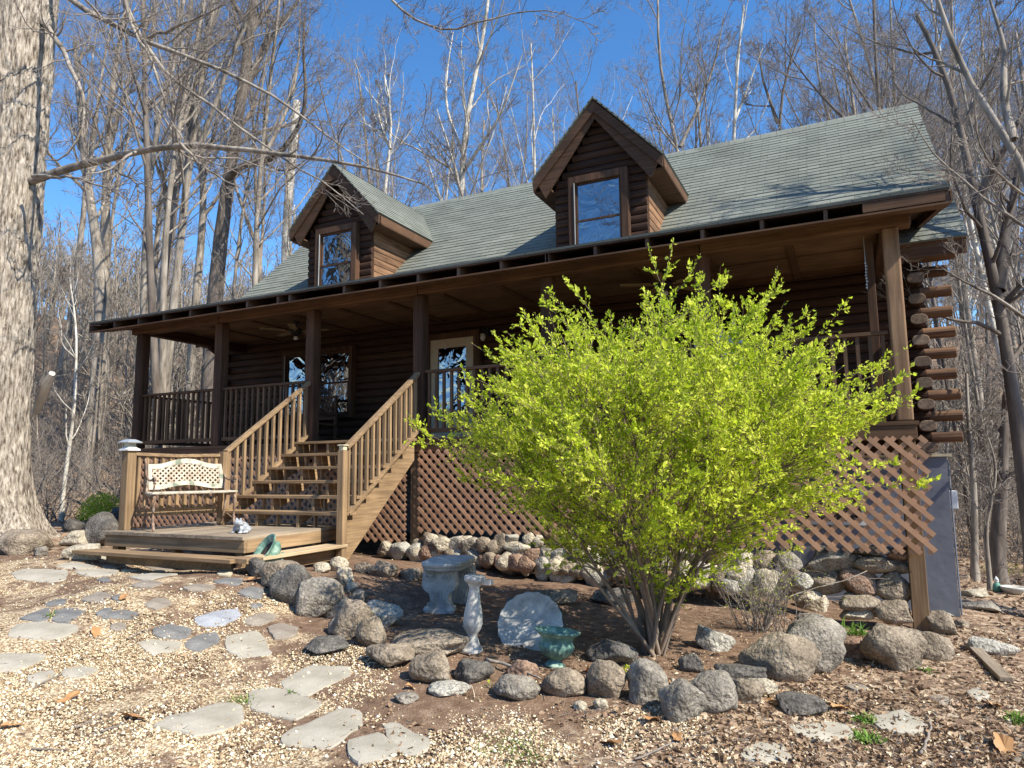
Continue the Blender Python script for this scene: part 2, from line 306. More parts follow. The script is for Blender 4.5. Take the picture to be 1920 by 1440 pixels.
# ------------------------------------------------------------------ log cabin
XL, XR, WY, BY = -.55, 12.45, 2.4, 9.7
SL = .938; ang = math.atan(SL); EY, EZ, RY = 2.0, 2.46, 6.05; RZ = EZ+SL*(RY-EY); RX0, RX1 = -1.12, 13.0
cabin = empty('log_cabin', (6, 2.4, -.3), 'dark brown log cabin with green shingle roof, two dormers and a long front porch', 'cabin')
M_shx = shingle('green_shingles', ang, 'x'); M_shy = shingle('green_shingles_dormer', math.atan(1.088), 'y')
def logs_x(mb, xa, xb, y, z0, z1, r=.075, out=-1, h=.14, clip=None):
    """half round courses along x, bulging towards out*y"""
    z = z0
    while z < z1-1e-6:
        zt = min(z+h, z1); xs, xe = (xa, xb) if clip is None else clip((z+zt)/2)
        if xe-xs > .05:
            P = []; n = 7
            for i in range(n+1):
                th = -math.pi/2+math.pi*i/n; P.append((y+out*max(0, math.cos(th))**.7*.06, (z+zt)/2+math.sin(th)*(zt-z)/2))
            P = P+[(y-out*.06, zt), (y-out*.06, z)]
            # break each course into a few logs
            cuts = [xs]+sorted(random.uniform(xs, xe) for _ in range(int((xe-xs)/5)))+[xe]
            for a_, b_ in zip(cuts[:-1], cuts[1:]): mb.prism(P, 'x', a_+.002, b_-.002)
        z = zt
mb = MB(); logs_x(mb, XL, XR, WY, -.30, 2.50); wall = mb.build('wall', M_logx, cabin)
# side walls (log courses along y), and the attic gables
for xs, o_ in ((XL, -1), (XR, 1)):
    mb = MB(); z = -.23
    while z < RZ-.3:
        ya, yb = (WY, BY) if z < 2.4 else (EY+(z+.14-EZ)/SL+.1, 2*RY-EY-(z+.14-EZ)/SL-.1)
        if yb-ya > .1:
            P = [(xs+o_*max(0, math.cos(-math.pi/2+math.pi*i/7))**.7*.06, z+.07+math.sin(-math.pi/2+math.pi*i/7)*.07) for i in range(8)]+[(xs-o_*.06, z+.14), (xs-o_*.06, z)]
            mb.prism(P, 'y', ya, yb)
        z += .14
    mb.build('wall', M_logy, cabin)
mb = MB(); mb.bx(XL+.1, XR-.1, BY-.15, BY, -.3, 2.5); mb.build('wall', M_logx, cabin)
def logend(c, ax, L):
    mb = MB(); hw, hh = .105, .073; n = 14; P = []
    for i in range(n):
        th = 2*math.pi*i/n; P.append((hw*math.copysign(abs(math.cos(th))**.75, math.cos(th)), hh*math.copysign(abs(math.sin(th))**.85, math.sin(th))))
    L2 = L+random.uniform(-.02, .02); x, y, z = c
    if ax == 'x': mb.prism([(y+p, z+q) for p, q in P], 'x', min(x, x+L2), max(x, x+L2))
    else: mb.prism([(x+p, z+q) for p, q in P], 'y', min(y, y+L2), max(y, y+L2))
    o = mb.build('log_end', M_logprot if ax == 'x' else M_logy, cabin, bevel=.012)
    o.data.materials.append(M_logend)
    for f in o.data.polygons:
        nn = f.normal; k = 0 if ax == 'x' else 1
        if abs(nn[k]) > .9: f.material_index = 1
for k in range(20):
    z = -.23+.14*k
    if k % 2: 
        logend((XR-.02, WY+.06, z), 'x', .38); logend((XL+.02, WY+.06, z), 'x', -.36)
    else: 
        logend((XR-.06, WY+.02, z), 'y', -.34)
        if z > .1: logend((XL+.06, WY+.02, z), 'y', -.30)
# basement wall
mb = MB(); mb.bx(XL, XR+.14, WY-.03, WY+.15, -3.2, -.32); mb.bx(XR-.02, XR+.14, WY+.15, BY, -3.2, -.32)
mb.build('foundation_wall', M_base, cabin)
mb = MB(); mb.bx(11.6, XR+.2, WY-.06, WY+.02, -.345, -.31); mb.build('sill_strip', flat('bare_lumber', (.62, .52, .34)), cabin)
mb = MB(); mb.bx(XR+.14, XR+.27, WY+.35, WY+.5, -.92-.12, -.92+.12); mb.build('utility_box', M_white, cabin, bevel=.01)
mb = MB(); mb.tube([(XR+.17, WY+.1, -.4), (XR+.17, WY+.1, -2.4)], .012, 6); mb.build('pipe', M_base, cabin)

# main roof: stepped courses on both slopes
def courses(mb, xa, xb, y0, z0, sl, L, h=.14, axis='x', sgn=1, jag=True):
    """axis x: rows along x climbing in +y*sgn"""
    n = int(L/h)+1; c, s = math.cos(math.atan(sl)), math.sin(math.atan(sl))
    for i in range(n):
        l0, l1 = i*h, min((i+1)*h+.03, L); 
        if l1 <= l0: break
        t0, t1 = .016, .004
        P = []
        for l, t in ((l0, t0), (l1, t1)): P.append((y0+sgn*(c*l-s*t), z0+s*l+c*t))
        for l in (l1, l0): P.append((y0+sgn*(c*l+s*.012), z0+s*l-c*.012))
        x = xa
        while x < xb-1e-3:           # strips of shingles, each laid slightly off
            x2 = min(xb, x+1.02) if xb-x > 1.3 else xb; dz = random.uniform(-.0025, .0035) if jag else 0
            PP = [(p, q+dz) for p, q in P]
            mb.prism(PP, axis, x+random.uniform(0, .002), x2); x = x2
Lm = (RY-EY)/math.cos(ang)
mb = MB(); courses(mb, RX0, RX1, EY, EZ, SL, Lm); roof = mb.build('roof', M_shx, cabin)
mb = MB(); courses(mb, RX0, RX1, 2*RY-EY, EZ, SL, Lm, sgn=-1); mb.build('roof', M_shx, cabin)
mb = MB()
for i in range(46):
    x = RX0+i*(RX1-RX0)/46; mb.prism([(RY-.17, RZ-.14), (RY, RZ+.035), (RY+.17, RZ-.14), (RY, RZ-.005)], 'x', x, x+(RX1-RX0)/46+.01)
mb.build('ridge_cap', M_shx, cabin)
mb = MB(); c_, s_ = math.cos(ang), math.sin(ang)      # sheathing + rake boards
for sg in (1, -1):
    yy = lambda l, t: RY+sg*(-(RY-EY)+c_*l-s_*t) if sg == 1 else RY-(-(RY-EY)+c_*l-s_*t)
    zz = lambda l, t: EZ+s_*l+c_*t
    mb.prism([(yy(.01, -.015), zz(.01, -.015)), (yy(Lm, -.015), zz(Lm, -.015)), (yy(Lm, -.05), zz(Lm, -.05)), (yy(.01, -.05), zz(.01, -.05))], 'x', RX0+.01, RX1-.01)
mb.build('sheathing', M_beam, roof)
for xr in (RX0+.02, RX1-.06):
    for sg in (1, -1):
        mb = MB(); yy = (lambda y: y) if sg == 1 else (lambda y: 2*RY-y)
        mb.prism([(yy(EY+.02), EZ-.045), (yy(RY), RZ-.05), (yy(RY), RZ-.24), (yy(EY+.02), EZ-.22)], 'x', xr, xr+.04); mb.build('rake_board', M_beam, cabin)
mb = MB(); mb.bx(RX0+.05, RX1-.05, EY+.04, EY+.08, EZ-.20, EZ-.02); mb.build('fascia', M_beam, cabin)
mb = MB(); mb.bx(XL, XR, WY-.04, WY+.1, 2.30, 2.46); mb.bx(RX0+.1, RX1-.1, EY+.08, WY-.06, EZ-.20, EZ-.17); mb.build('soffit', M_beam, cabin)

# windows and door (frame proud of the wall)
def window(x0, x1, z0, z1, y, parent=None, trim=.08, shade=False):
    mb = MB(); yf = y-.13
    mb.bx(x0-trim, x0, yf, y, z0-trim, z1+trim); mb.bx(x1, x1+trim, yf, y, z0-trim, z1+trim)
    mb.bx(x0, x1, yf-.003, y, z1, z1+trim); mb.bx(x0, x1, yf-.003, y, z0-trim, z0)
    wn = mb.build('window', M_logz, parent or cabin, bevel=.004)
    zm = (z0+z1)/2
    fr = MB(); t = .035
    for za, zb, yo in ((z0, zm+.015, .02), (zm-.015, z1, .04)):
        fr.bx(x0, x0+t, yf+yo, yf+yo+.03, za, zb); fr.bx(x1-t, x1, yf+yo, yf+yo+.03, za, zb)
        fr.bx(x0+t, x1-t, yf+yo+.001, yf+yo+.03, za, za+t); fr.bx(x0+t, x1-t, yf+yo+.001, yf+yo+.03, zb-t, zb)
    sub_parent = wn if parent is None else parent
    fr.build('sash', M_logz, wn if parent is None else parent)
    for za, zb, yo in ((z0, zm, .035), (zm, z1, .055)):
        g_ = MB(); g_.bx(x0+t, x1-t, yf+yo, yf+yo+.006, za+t*.6, zb-t*.6, a=.5); g_.build('pane', M_glass, wn if parent is None else parent)
    b_ = MB(); b_.bx(x0, x1, yf+.09, yf+.10, z0, z1); b_.build('dark_backing', M_dark, wn if parent is None else parent)  # added dark sheet stands in for the unlit room behind the panes
    tr = MB(); tr.bx(x0-.012, x0, yf-.012, yf+.02, z0, z1, a=.5); tr.build('window_track', flat('grey_track', (.35, .35, .34)), wn if parent is None else parent)
    return wn
window(1.28, 1.92, .66, 1.89, WY-.05); window(2.12, 2.89, .66, 1.89, WY-.05); window(9.4, 10.2, .66, 1.89, WY-.05)
mb = MB(); dx0, dx1, dz1 = 4.72, 5.62, 1.90
mb.bx(dx0, dx0+.16, 2.26, 2.32, .02, dz1, a=.5); mb.bx(dx1-.16, dx1, 2.26, 2.32, .02, dz1, a=.5); mb.bx(dx0+.16, dx1-.16, 2.26, 2.32, dz1-.16, dz1, a=.5); mb.bx(dx0+.16, dx1-.16, 2.26, 2.32, .02, .62, a=.5)
for q in range(2): mb.bx(dx0+.2+q*.27, dx0+.43+q*.27, 2.25, 2.262, .12, .52, a=.5)
door = mb.build('door', M_cream, cabin, bevel=.004)
mb = MB(); mb.bx(dx0+.16, dx1-.16, 2.285, 2.292, .62, dz1-.16, a=.5); mb.build('pane', M_glass, door)
mb = MB(); mb.tube([(dx1-.08, 2.26, .95), (dx1-.08, 2.2, .95)], .012, 8); mb.lathe([(.001, -.03), (.02, -.025), (.03, 0), (.02, .025), (.001, .03)], (dx1-.08, 2.18, .95), 12); mb.build('handle', flat('brass', (.4, .3, .12), .35, 1), door)
mb = MB(); mb.bx(dx0-.11, dx0, 2.24, 2.36, 0, dz1+.11); mb.bx(dx1, dx1+.11, 2.24, 2.36, 0, dz1+.11); mb.bx(dx0, dx1, 2.243, 2.36, dz1, dz1+.11); mb.build('door_frame', M_logz, cabin)

# dormers
def dormer(cx):
    yf, wl, wr, ez, pk, ov, yr = 2.5, cx-.81, cx+.80, 4.40, 5.62, 1.14, 2.2
    d = MB(); dss = []
    def clip(z):
        if z < ez: return wl, wr
        k = .8*(1-(z-ez)/(pk-.05-ez)*1.0); return cx-k, cx+k
    # courses of siding on the front, gable included
    logs_x(d, wl, wr, yf, 2.7, pk-.15, clip=clip)
    for xs, o_ in ((wl, -1), (wr, 1)):
        z = 2.78; ds = MB(); dss.append(ds)
        while z < ez+.1:
            yb = 2.0+(z+.14-EZ)/SL+.2
            P = [(xs+o_*max(0, math.cos(-math.pi/2+math.pi*i/5))**.7*.018, z+.07+math.sin(-math.pi/2+math.pi*i/5)*.07) for i in range(6)]+[(xs-o_*.06, z+.14), (xs-o_*.06, z)]
            ds.prism(P, 'y', yf+.02, yb+.3); z += .14
    D = d.build('dormer', M_logx, cabin)
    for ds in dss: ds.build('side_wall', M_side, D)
    # log stubs at the left corner
    rp = MB(); 
    for sg in (1, -1):
        courses_y(rp, cx+sg*ov, ez+.12, 1.088, sg, yr, 5.6, pk+.145)
    rp.build('dormer_roof', M_shy, D)
    rk = MB(); t = .04
    for sg in (1, -1):
        x0, z0, x1, z1 = cx+sg*ov, ez+.085, cx, pk+.09
        rk.prism([(x0, z0), (x1, z1), (x1, z1-.20), (x0-sg*.02, z0-.17)], 'y', yr+.03, yr+.07)         # outer rake board
        rk.prism([(x0-sg*.10, z0-.06), (x1, z1-.16), (x1, z1-.30), (x0-sg*.22, z0-.30)], 'y', yr+.075, yr+.11)
    rk.build('rake_board', M_rake, D)
    sf = MB()
    for sg in (1, -1):
        x0 = cx+sg*ov
        sf.prism([(x0, ez+.085), (cx, pk+.09), (cx, pk+.05), (x0, ez+.05)], 'y', yr+.09, 5.2)          # boarding under the shingles
        sf.bx(min(x0, cx+sg*.82), max(x0, cx+sg*.82)-.0, yr+.12, 4.3, ez-.09, ez-.06)                    # level soffit
    sf.build('soffit', M_rake, D)
    for sg in (1, -1):
        fa = MB(); fa.bx(cx+sg*(ov-.03), cx+sg*(ov+.005), yr+.09, 4.25, ez-.07, ez+.075); fa.build('fascia', M_beam, D)
    # window
    x0, x1, z0, z1 = cx-.40, cx+.40, 3.0, 4.38
    window(x0, x1, 3.02, 4.36, yf-.05, parent=D, trim=.12)
def courses_y(mb, xe, ze, sl, sg, y0, y1, zp):
    a = math.atan(sl); c, s = math.cos(a), math.sin(a); L = (zp-ze)/s; h = .13; n = int(L/h)+1
    for i in range(n):
        l0, l1 = i*h, min((i+1)*h+.03, L)
        if l1 <= l0: break
        P = [(xe-sg*(c*l-s*t), ze+s*l+c*t) for l, t in ((l0, .016), (l1, .004))]+[(xe-sg*(c*l+s*.012), ze+s*l-c*.012) for l in (l1, l0)]
        y = y0
        while y < y1-1e-3:
            y2 = min(y1, y+1.0); dz = random.uniform(-.002, .003); mb.prism([(p, q+dz) for p, q in P], 'y', y, y2); y = y2
dormer(7.95); dormer(2.42)

# porch roof
PS = .22; PY0, PY1, PZ = -.52, 2.62, 2.27; PX0, PX1 = -.80, 12.52
pr = MB(); courses(pr, PX0, PX1, PY0, PZ, PS, (PY1-PY0)/math.cos(math.atan(PS))); proof = pr.build('porch_roof', M_shx, cabin)
pr = MB(); pr.prism([(PY0+.01, PZ-.012), (PY1-.05, PZ-.012+PS*(PY1-PY0-.05)), (PY1-.05, PZ-.035+PS*(PY1-PY0-.05)), (PY0+.01, PZ-.035)], 'x', PX0+.01, PX1-.01); pr.build('sheathing', M_rafter, proof)
def rafter(x, wd=.04):
    m_ = MB(); m_.prism([(PY0+.03, PZ-.036), (PY1-.1, PZ-.036+PS*(PY1-PY0-.1)), (PY1-.1, PZ-.15+PS*(PY1-PY0-.1)), (PY0+.03, PZ-.15)], 'x', x-wd/2, x+wd/2); m_.build('rafter', M_rafter, proof)
xs_ = [PX0+.03+i*.64 for i in range(21)]+[PX1-.03, 3.95, 4.35, 8.2]
for x in xs_: rafter(x)
m_ = MB(); m_.bx(PX1-.78, PX1-.05, PY0+.012, PY0+.028, PZ-.135, PZ-.04); m_.build('fascia', M_beam, proof)
m_ = MB(); m_.prism([(PY0, PZ-.152), (-.06, PZ-.152+PS*.46), (-.06, PZ-.172+PS*.46), (PY0, PZ-.172)], 'x', PX0, PX1); m_.build('soffit', M_beam, proof)
m_ = MB(); m_.prism([(PY0+.02, PZ-.15), (PY1-.2, PZ-.15+PS*(PY1-PY0-.2)), (PY1-.2, PZ-.02+PS*(PY1-PY0-.2)), (PY0+.02, PZ-.035)], 'x', PX1-.005, PX1+.012); m_.build('rake_board', M_beam, proof)
m_ = MB(); m_.prism([(PY0+.02, PZ-.15), (PY1-.2, PZ-.15+PS*(PY1-PY0-.2)), (PY1-.2, PZ-.02+PS*(PY1-PY0-.2)), (PY0+.02, PZ-.035)], 'x', PX0-.012, PX0+.005); m_.build('rake_board', M_beam, proof)
# beam: big squared log in a few lengths, rounded ends
cuts = [-.22, 2.0, 6.0, 10.0, 12.2]
for a_, b_ in zip(cuts[:-1], cuts[1:]):
    m_ = MB(); m_.bx(a_+.002, b_-.002, -.10, .09, 2.075, 2.245); m_.build('beam', M_beam, cabin, bevel=.02)
m_ = MB(); m_.bx(-.09, .08, .10, WY-.07, 2.08, 2.24); m_.build('beam', M_logy, cabin, bevel=.015)
m_ = MB(); m_.bx(11.9, 12.08, .10, WY-.07, 2.08, 2.24); m_.build('beam', M_logy, cabin, bevel=.015)
m_ = MB(); m_.bx(-.1, 12.1, .1, WY-.07, 2.262, 2.285)
ceil = m_.build('porch_ceiling', M_ply, cabin)
for i in range(12): 
    m_ = MB(); x = .95+i*1.0
    if x < 12: m_.bx(x-.045, x+.045, .1, WY-.08, 2.235, 2.261); m_.build('batten', M_rail, ceil)
m_ = MB()
m_.bx(.1, 11.85, 1.20, 1.23, 2.248, 2.2615); m_.build('batten', M_rail, ceil)
m_ = MB(); m_.bar((0, .98+.9, 1.85), (0, 1.45, 2.08), .08, .08); m_.build('brace', M_logy, cabin)
# posts
for i in range(7):
    m_ = MB(); x = i*2.0; hw = .085 if i < 6 else .077; m_.bx(x-hw, x+hw, -hw, hw, 0.0, 2.075); m_.build('porch_post', M_logz if i < 6 else wood('end_post_wood', (.13, .07, .037), (.30, .185, .105), 'z', .1, 24), cabin, bevel=.018)
m_ = MB(); m_.bx(11.75, 11.84, .30, .39, 0, 2.1); m_.build('porch_post', M_logz, cabin, bevel=.005)
# deck
m_ = MB()
for i in range(17): m_.bx(-.1, 12.12, -.08+i*.145, -.08+i*.145+.138, -.04, 0)
m_.build('deck', M_rail, cabin)
for a_, b_ in ((-.08, 4.0), (4.0, 8.0), (8.0, 12.10)):
    m_ = MB(); m_.bx(a_, b_-.003, -.07, -.03, -.19, -.042); m_.build('rim_joist', M_rail, cabin, bevel=.004)
m_ = MB(); m_.bx(12.06, 12.10, -.03, WY-.06, -.19, -.042); m_.build('rim_joist', M_railz, cabin)
m_ = MB()
for i in range(29): m_.bx(.1+i*.42, .14+i*.42, -.02, WY-.08, -.18, -.045)
m_.build('joist', M_rafter, cabin)
M_sup = wood('support_post_wood', (.13, .075, .04), (.28, .18, .10), 'z', .15)
for x in (0, 2, 5.93, 7.97, 9.95, 12.0):
    gz = float(G(x, 0)); m_ = MB(); m_.bx(x-.075, x+.075, -.025, .115, gz-.3, -.19); m_.build('support_post', M_sup, cabin, bevel=.006)
# railings
def rail_run(p, q, z_lo, z_hi, n, base=0, mr_=M_rail, mz=M_railz, parent=None, wd=.075, bal=.038):
    p, q = np.array(p, float), np.array(q, float)
    m_ = MB(); m_.bar((*p, z_hi), (*q, z_hi), wd, .04); m_.bar((*p, z_lo), (*q, z_lo), .04, .06)
    r_ = m_.build('railing', mr_, parent or cabin, bevel=.004)
    for k in range(n):
        t = (k+.5)/n; c = p+(q-p)*t; b_ = MB(); j = random.uniform(-.004, .004); b_.bx(c[0]-bal/2+j, c[0]+bal/2+j, c[1]-bal/2, c[1]+bal/2, z_lo-.02, z_hi-.02); b_.build('baluster', mz, r_)
    return r_
for a_, b_ in ((0, 2), (2, 4), (6, 8), (8, 10), (10, 12)):
    n_ = 15
    rail_run((a_+.09, 0), (b_-.09, 0), .11, .95, n_)
rail_run((0, .09), (0, 2.25), .11, .95, 16)
rail_run((12, .09), (12, 2.25), .11, .95, 9)
# lattice skirting
def lattice(x0, x1, z0, z1, y, sp, wd=.045, t=.005, nm='lattice_panel', mat_=None):
    m_ = MB(); W, H = x1-x0, z1-z0
    for d_, yo in ((1, 0), (-1, -t-.001)):
        k = -H if d_ == 1 else 0; end = W if d_ == 1 else W+H; s = k+sp*.5
        while s < end:
            # centre line: x = x0+s+ d*z
            za, zb = 0, H
            if d_ == 1: za = max(0, -s); zb = min(H, W-s)
            else: za = max(0, s-W); zb = min(H, s)
            if zb-za > .02:
                e = .012
                p_ = (x0+s+d_*(za+0), y+yo, z0+za); q_ = (x0+s+d_*zb, y+yo, z0+zb)
                m_.bar(p_, q_, wd, t, up=(0, 1, 0))
            s += sp
    return m_.build(nm, mat_ or M_lat, cabin)
def zlow(x): return float(np.interp(x, [0, 4, 6, 12.2], [-1.34, -1.42, -1.27, -1.33]))
lattice(.05, 2.0, -1.36, -.2, -.075, .135); lattice(2.02, 4.0, -1.38, -.2, -.075, .135); lattice(4.03, 5.82, -1.44, -.2, -.082, .135)
lattice(6.02, 7.96, -1.29, -.17, -.075, .135); lattice(8.0, 9.9, -1.31, -.17, -.078, .14); lattice(9.95, 12.17, -1.34, -.165, -.075, .155, .050)
m_ = MB(); m_.bx(10.9, 11.6, WY-.09, WY-.04, -1.25, -.75); fw = m_.build('foundation_window', M_white, cabin); m_ = MB(); m_.bx(10.95, 11.55, WY-.1, WY-.092, -1.2, -.8); m_.build('pane', M_glass, fw)

# ------------------------------------------------------------------ stair and landing
st = empty('porch_stair', (5, -2, -1.4), 'weathered brown wooden stair with open treads, slanted handrails and a low landing platform', 'stairs')
SX0, SX1 = 4.02, 5.98; NR = 6; RISE = 1.12/NR; RUN = .262
for k in range(NR):
    y = -.12-RUN*k; z = 0-RISE*k
    for q in range(2): 
        m_ = MB(); m_.bx(SX0+.0+random.uniform(-.02, 0), SX1+.05, y-.01-q*.13-.122, y-.01-q*.13, z-.038, z+random.uniform(-.002, .002)); m_.build('tread', M_wx, st, bevel=.004)
for x in (SX0+.03, SX1-.035, SX0+.62, SX0+1.3):
    m_ = MB(); P = []
    for k in range(NR): y = -.10-RUN*k; z = -RISE*k-.04; P += [(y, z), (y-RUN, z)]
    y_e = -.10-RUN*NR; zb = -1.55 if abs(x-SX1) < .1 else -1.12
    P += [(y_e, zb)]+([(y_e+.12, zb)] if zb < -1.3 else [])+[(-.10, -.30)]
    m_.prism(P, 'x', x-.02, x+.02); m_.build('stringer', M_wy, st)
# thin riser blocks set at the tread joints (the upright strips the photo shows between treads)
for k in range(1, NR+1):
    for x in (SX0+.3+.07*(k % 3), SX0+.95+.09*((k*2) % 3), SX0+1.55-.08*(k % 2)):
        m_ = MB(); y = -.13-RUN*(k-1)-.2; z = -RISE*k+0; m_.bx(x-.012, x+.012, y-.02, y+.03, z-.0, z+RISE-.04); m_.build('riser_block', M_wz, st)
NY = -1.62
def slant(x, n, top_y=-.06, znew=-.17):
    ztop = .93; p = (x, top_y, ztop); q = (x, NY, znew)
    m_ = MB(); m_.bar(p, q, .085, .045); r_ = m_.build('handrail', M_wy, st, bevel=.006)
    lo_p = (x, top_y, .13); lo_q = (x, NY+.05, -.96)
    m_ = MB(); m_.bar(lo_p, lo_q, .085, .04); m_.build('bottom_rail', M_wy, r_, bevel=.004)
    for k in range(n):
        t = (k+.6)/n; y = top_y+(NY-top_y)*t; zh = ztop+(znew-ztop)*t; zl = .13+(-.96-.13)*t
        b_ = MB(); b_.bx(x-.019, x+.019, y-.019, y+.019, zl-.0, zh-.01); b_.build('baluster', M_wz, r_)
slant(SX0-.02, 12); slant(SX1+.02, 13)
def newel(x, y, zb, zt, s=.09, mt=None):
    m_ = MB(); m_.bx(x-s/2, x+s/2, y-s/2, y+s/2, zb, zt); return m_.build('newel_post', mt or M_wz, st, bevel=.006)
newel(SX1+.02, NY-.05, -1.56, -.20); newel(SX0-.02, NY-.03, -1.10, -.17); newel(3.50, -2.64, -1.12, -.165, .115)
m_ = MB(); m_.bx(SX1-.015, SX1+.055, NY-.085, NY-.015, -.198, -.145); m_.bx(SX1-.03, SX1+.07, NY-.1, NY, -.145, -.13); m_.build('post_cap', flat('worn_cream_cap', (.60, .55, .38)), st, bevel=.006)
def landing_rail():
    p, q = np.array([3.52, -2.58]), np.array([3.95, -1.68])
    m_ = MB(); m_.bar((*p, -.205), (*((p+q)/2), -.225), .085, .04); m_.bar((*((p+q)/2), -.225), (*q, -.215), .085, .04); r_ = m_.build('landing_rail', M_wy, st, bevel=.004); m_ = MB(); m_.bar((*p, -.92), (*q, -.92), .04, .09); m_.build('bottom_rail', M_wy, r_, bevel=.004)
    for k in range(11):
        t = (k+.5)/11; c = p+(q-p)*t; b_ = MB(); b_.bx(c[0]-.02, c[0]+.02, c[1]-.02, c[1]+.02, -.95, -.23); b_.build('baluster', M_wz, r_)
landing_rail()
LX0, LX1, LY0, LY1, LZ = 3.40, 5.68, -2.84, -1.50, -1.12
m_ = MB(); nb = 16
for k in range(nb):
    x = LX0+(LX1-LX0)*k/nb; m_.bx(x+.003, x+(LX1-LX0)/nb-.003, LY0-.02, LY1+.3, LZ-.035, LZ+random.uniform(-.002, .002))
m_.build('landing_deck', M_deck, st)
m_ = MB(); m_.bx(LX0+.02, LX1-.0, LY0, LY0+.04, LZ-.17, LZ-.037); m_.build('rim_board', M_wx, st, bevel=.004)
m_ = MB(); m_.bx(LX1-.04, LX1+.0, LY0+.042, LY1+.2, LZ-.17, LZ-.037); m_.build('rim_board', M_wy, st, bevel=.004)
m_ = MB(); m_.bx(LX0+.02, LX0+.06, LY0+.042, LY1+.2, LZ-.17, LZ-.037); m_.build('rim_board', M_wy, st)
for x, y in ((LX0+.15, LY0+.1), (LX1-.12, LY0+.1), (LX1-.12, LY1), (4.5, LY0+.12)):
    m_ = MB(); m_.bx(x-.05, x+.05, y-.05, y+.05, -1.75, LZ-.17); m_.build('landing_leg', M_wz, st)
m_ = MB(); m_.bx(LX0-.02, LX1+.20, LY0-.36, LY0-.12, -1.345, -1.305); m_.build('step_board', M_wx, st, bevel=.005)
m_ = MB(); m_.bx(LX1+.10, LX1+.38, LY0-.10, LY1-.12, -1.335, -1.30); m_.build('step_board', wood('pale_step', (.34, .25, .15), (.56, .44, .28), 'y', .1), st, bevel=.005)
m_ = MB(); m_.bx(LX1+.08, LX1+.36, LY0-.30, LY0-.11, -1.345, -1.30); m_.bx(LX1+.20, LX1+.24, LY0-.05, LY1-.15, -1.48, -1.34); m_.bx(LX0+.3, LX1, LY0-.16, LY0-.13, -1.46, -1.346); m_.build('step_riser', M_wy, st)

# ------------------------------------------------------------------ trees
def nrm(a): return a/(np.linalg.norm(a, axis=-1, keepdims=True)+1e-9)
def walk(S, D, L, k, wob, trop):
    P = np.zeros((len(S), k, 3)); P[:, 0] = S; d = nrm(D)
    for i in range(1, k):
        d = nrm(d+wob*rng.normal(size=d.shape)+np.array([0, 0, 1])*trop)
        P[:, i] = P[:, i-1]+d*(L/(k-1))[:, None]
    return P
def kids(P, R, L, n, tlo, thi, a0, a1, lr, rr):
    m, k = P.shape[:2]; idx = np.repeat(np.arange(m), n); t = rng.uniform(tlo, thi, m*n)
    f = t*(k-1); i = np.minimum(f.astype(int), k-2); w_ = (f-i)[:, None]
    S = P[idx, i]*(1-w_)+P[idx, i+1]*w_; T = nrm(P[idx, i+1]-P[idx, i]); rad = R[idx, i]*(1-w_[:, 0])+R[idx, i+1]*w_[:, 0]
    q = rng.normal(size=T.shape); q = nrm(q-(q*T).sum(-1, keepdims=True)*T); a = np.radians(rng.uniform(a0, a1, len(T)))[:, None]
    D = np.cos(a)*T+np.sin(a)*q
    return S, D, L[idx]*lr*rng.uniform(.55, 1.25, len(T))*(1.15-.55*t), np.minimum(rad*.75, rad*rr*rng.uniform(.7, 1.2, len(T)))
def taper(R0, k, end=.25): t = np.linspace(0, 1, k); return R0[:, None]*(1-(1-end)*t)[None]
def tubes(groups):
    """groups of (P (m,k,3), R (m,k), sides) -> V, F quads, tint"""
    VV, FF, TT, n = [], [], [], 0
    for P, R, sd in groups:
        m, k = P.shape[:2]
        if m == 0: continue
        T = nrm(np.gradient(P, axis=1)); ref = np.where(np.abs(T[:, :1, 2:3]).mean(1, keepdims=True) < .85, np.array([[[0, 0, 1.]]]), np.array([[[1., 0, 0]]]))
        A = nrm(np.cross(T, np.broadcast_to(ref, T.shape))); B = np.cross(T, A); th = np.arange(sd)*2*math.pi/sd
        V = P[:, :, None]+R[:, :, None, None]*(np.cos(th)[:, None]*A[:, :, None]+np.sin(th)[:, None]*B[:, :, None])
        b = (np.arange(m)[:, None, None]*k+np.arange(k-1)[None, :, None])*sd; j = np.arange(sd)[None, None]; j2 = (j+1) % sd
        F = np.stack([b+j, b+j2, b+sd+j2, b+sd+j], -1).reshape(-1, 4)
        VV.append(V.reshape(-1, 3)); FF.append(F+n); n += m*k*sd; TT.append(np.repeat(rng.random(m), k*sd))
    return np.concatenate(VV), np.concatenate(FF), np.concatenate(TT)
def tmesh(name, groups, m, parent=None, smooth=True):
    V, F, T = tubes(groups); return rawmesh(name, V, F, m, parent, {'tint': T}, smooth)
def resample(P, k):
    P = np.asarray(P, float); d = np.r_[0, np.cumsum(np.linalg.norm(np.diff(P, axis=0), axis=1))]; t = np.linspace(0, d[-1], k)
    # smooth with catmull-ish interpolation
    Q = np.stack([np.interp(t, d, P[:, i]) for i in range(3)], 1)
    for _ in range(2): Q[1:-1] = .25*Q[:-2]+.5*Q[1:-1]+.25*Q[2:]
    return Q
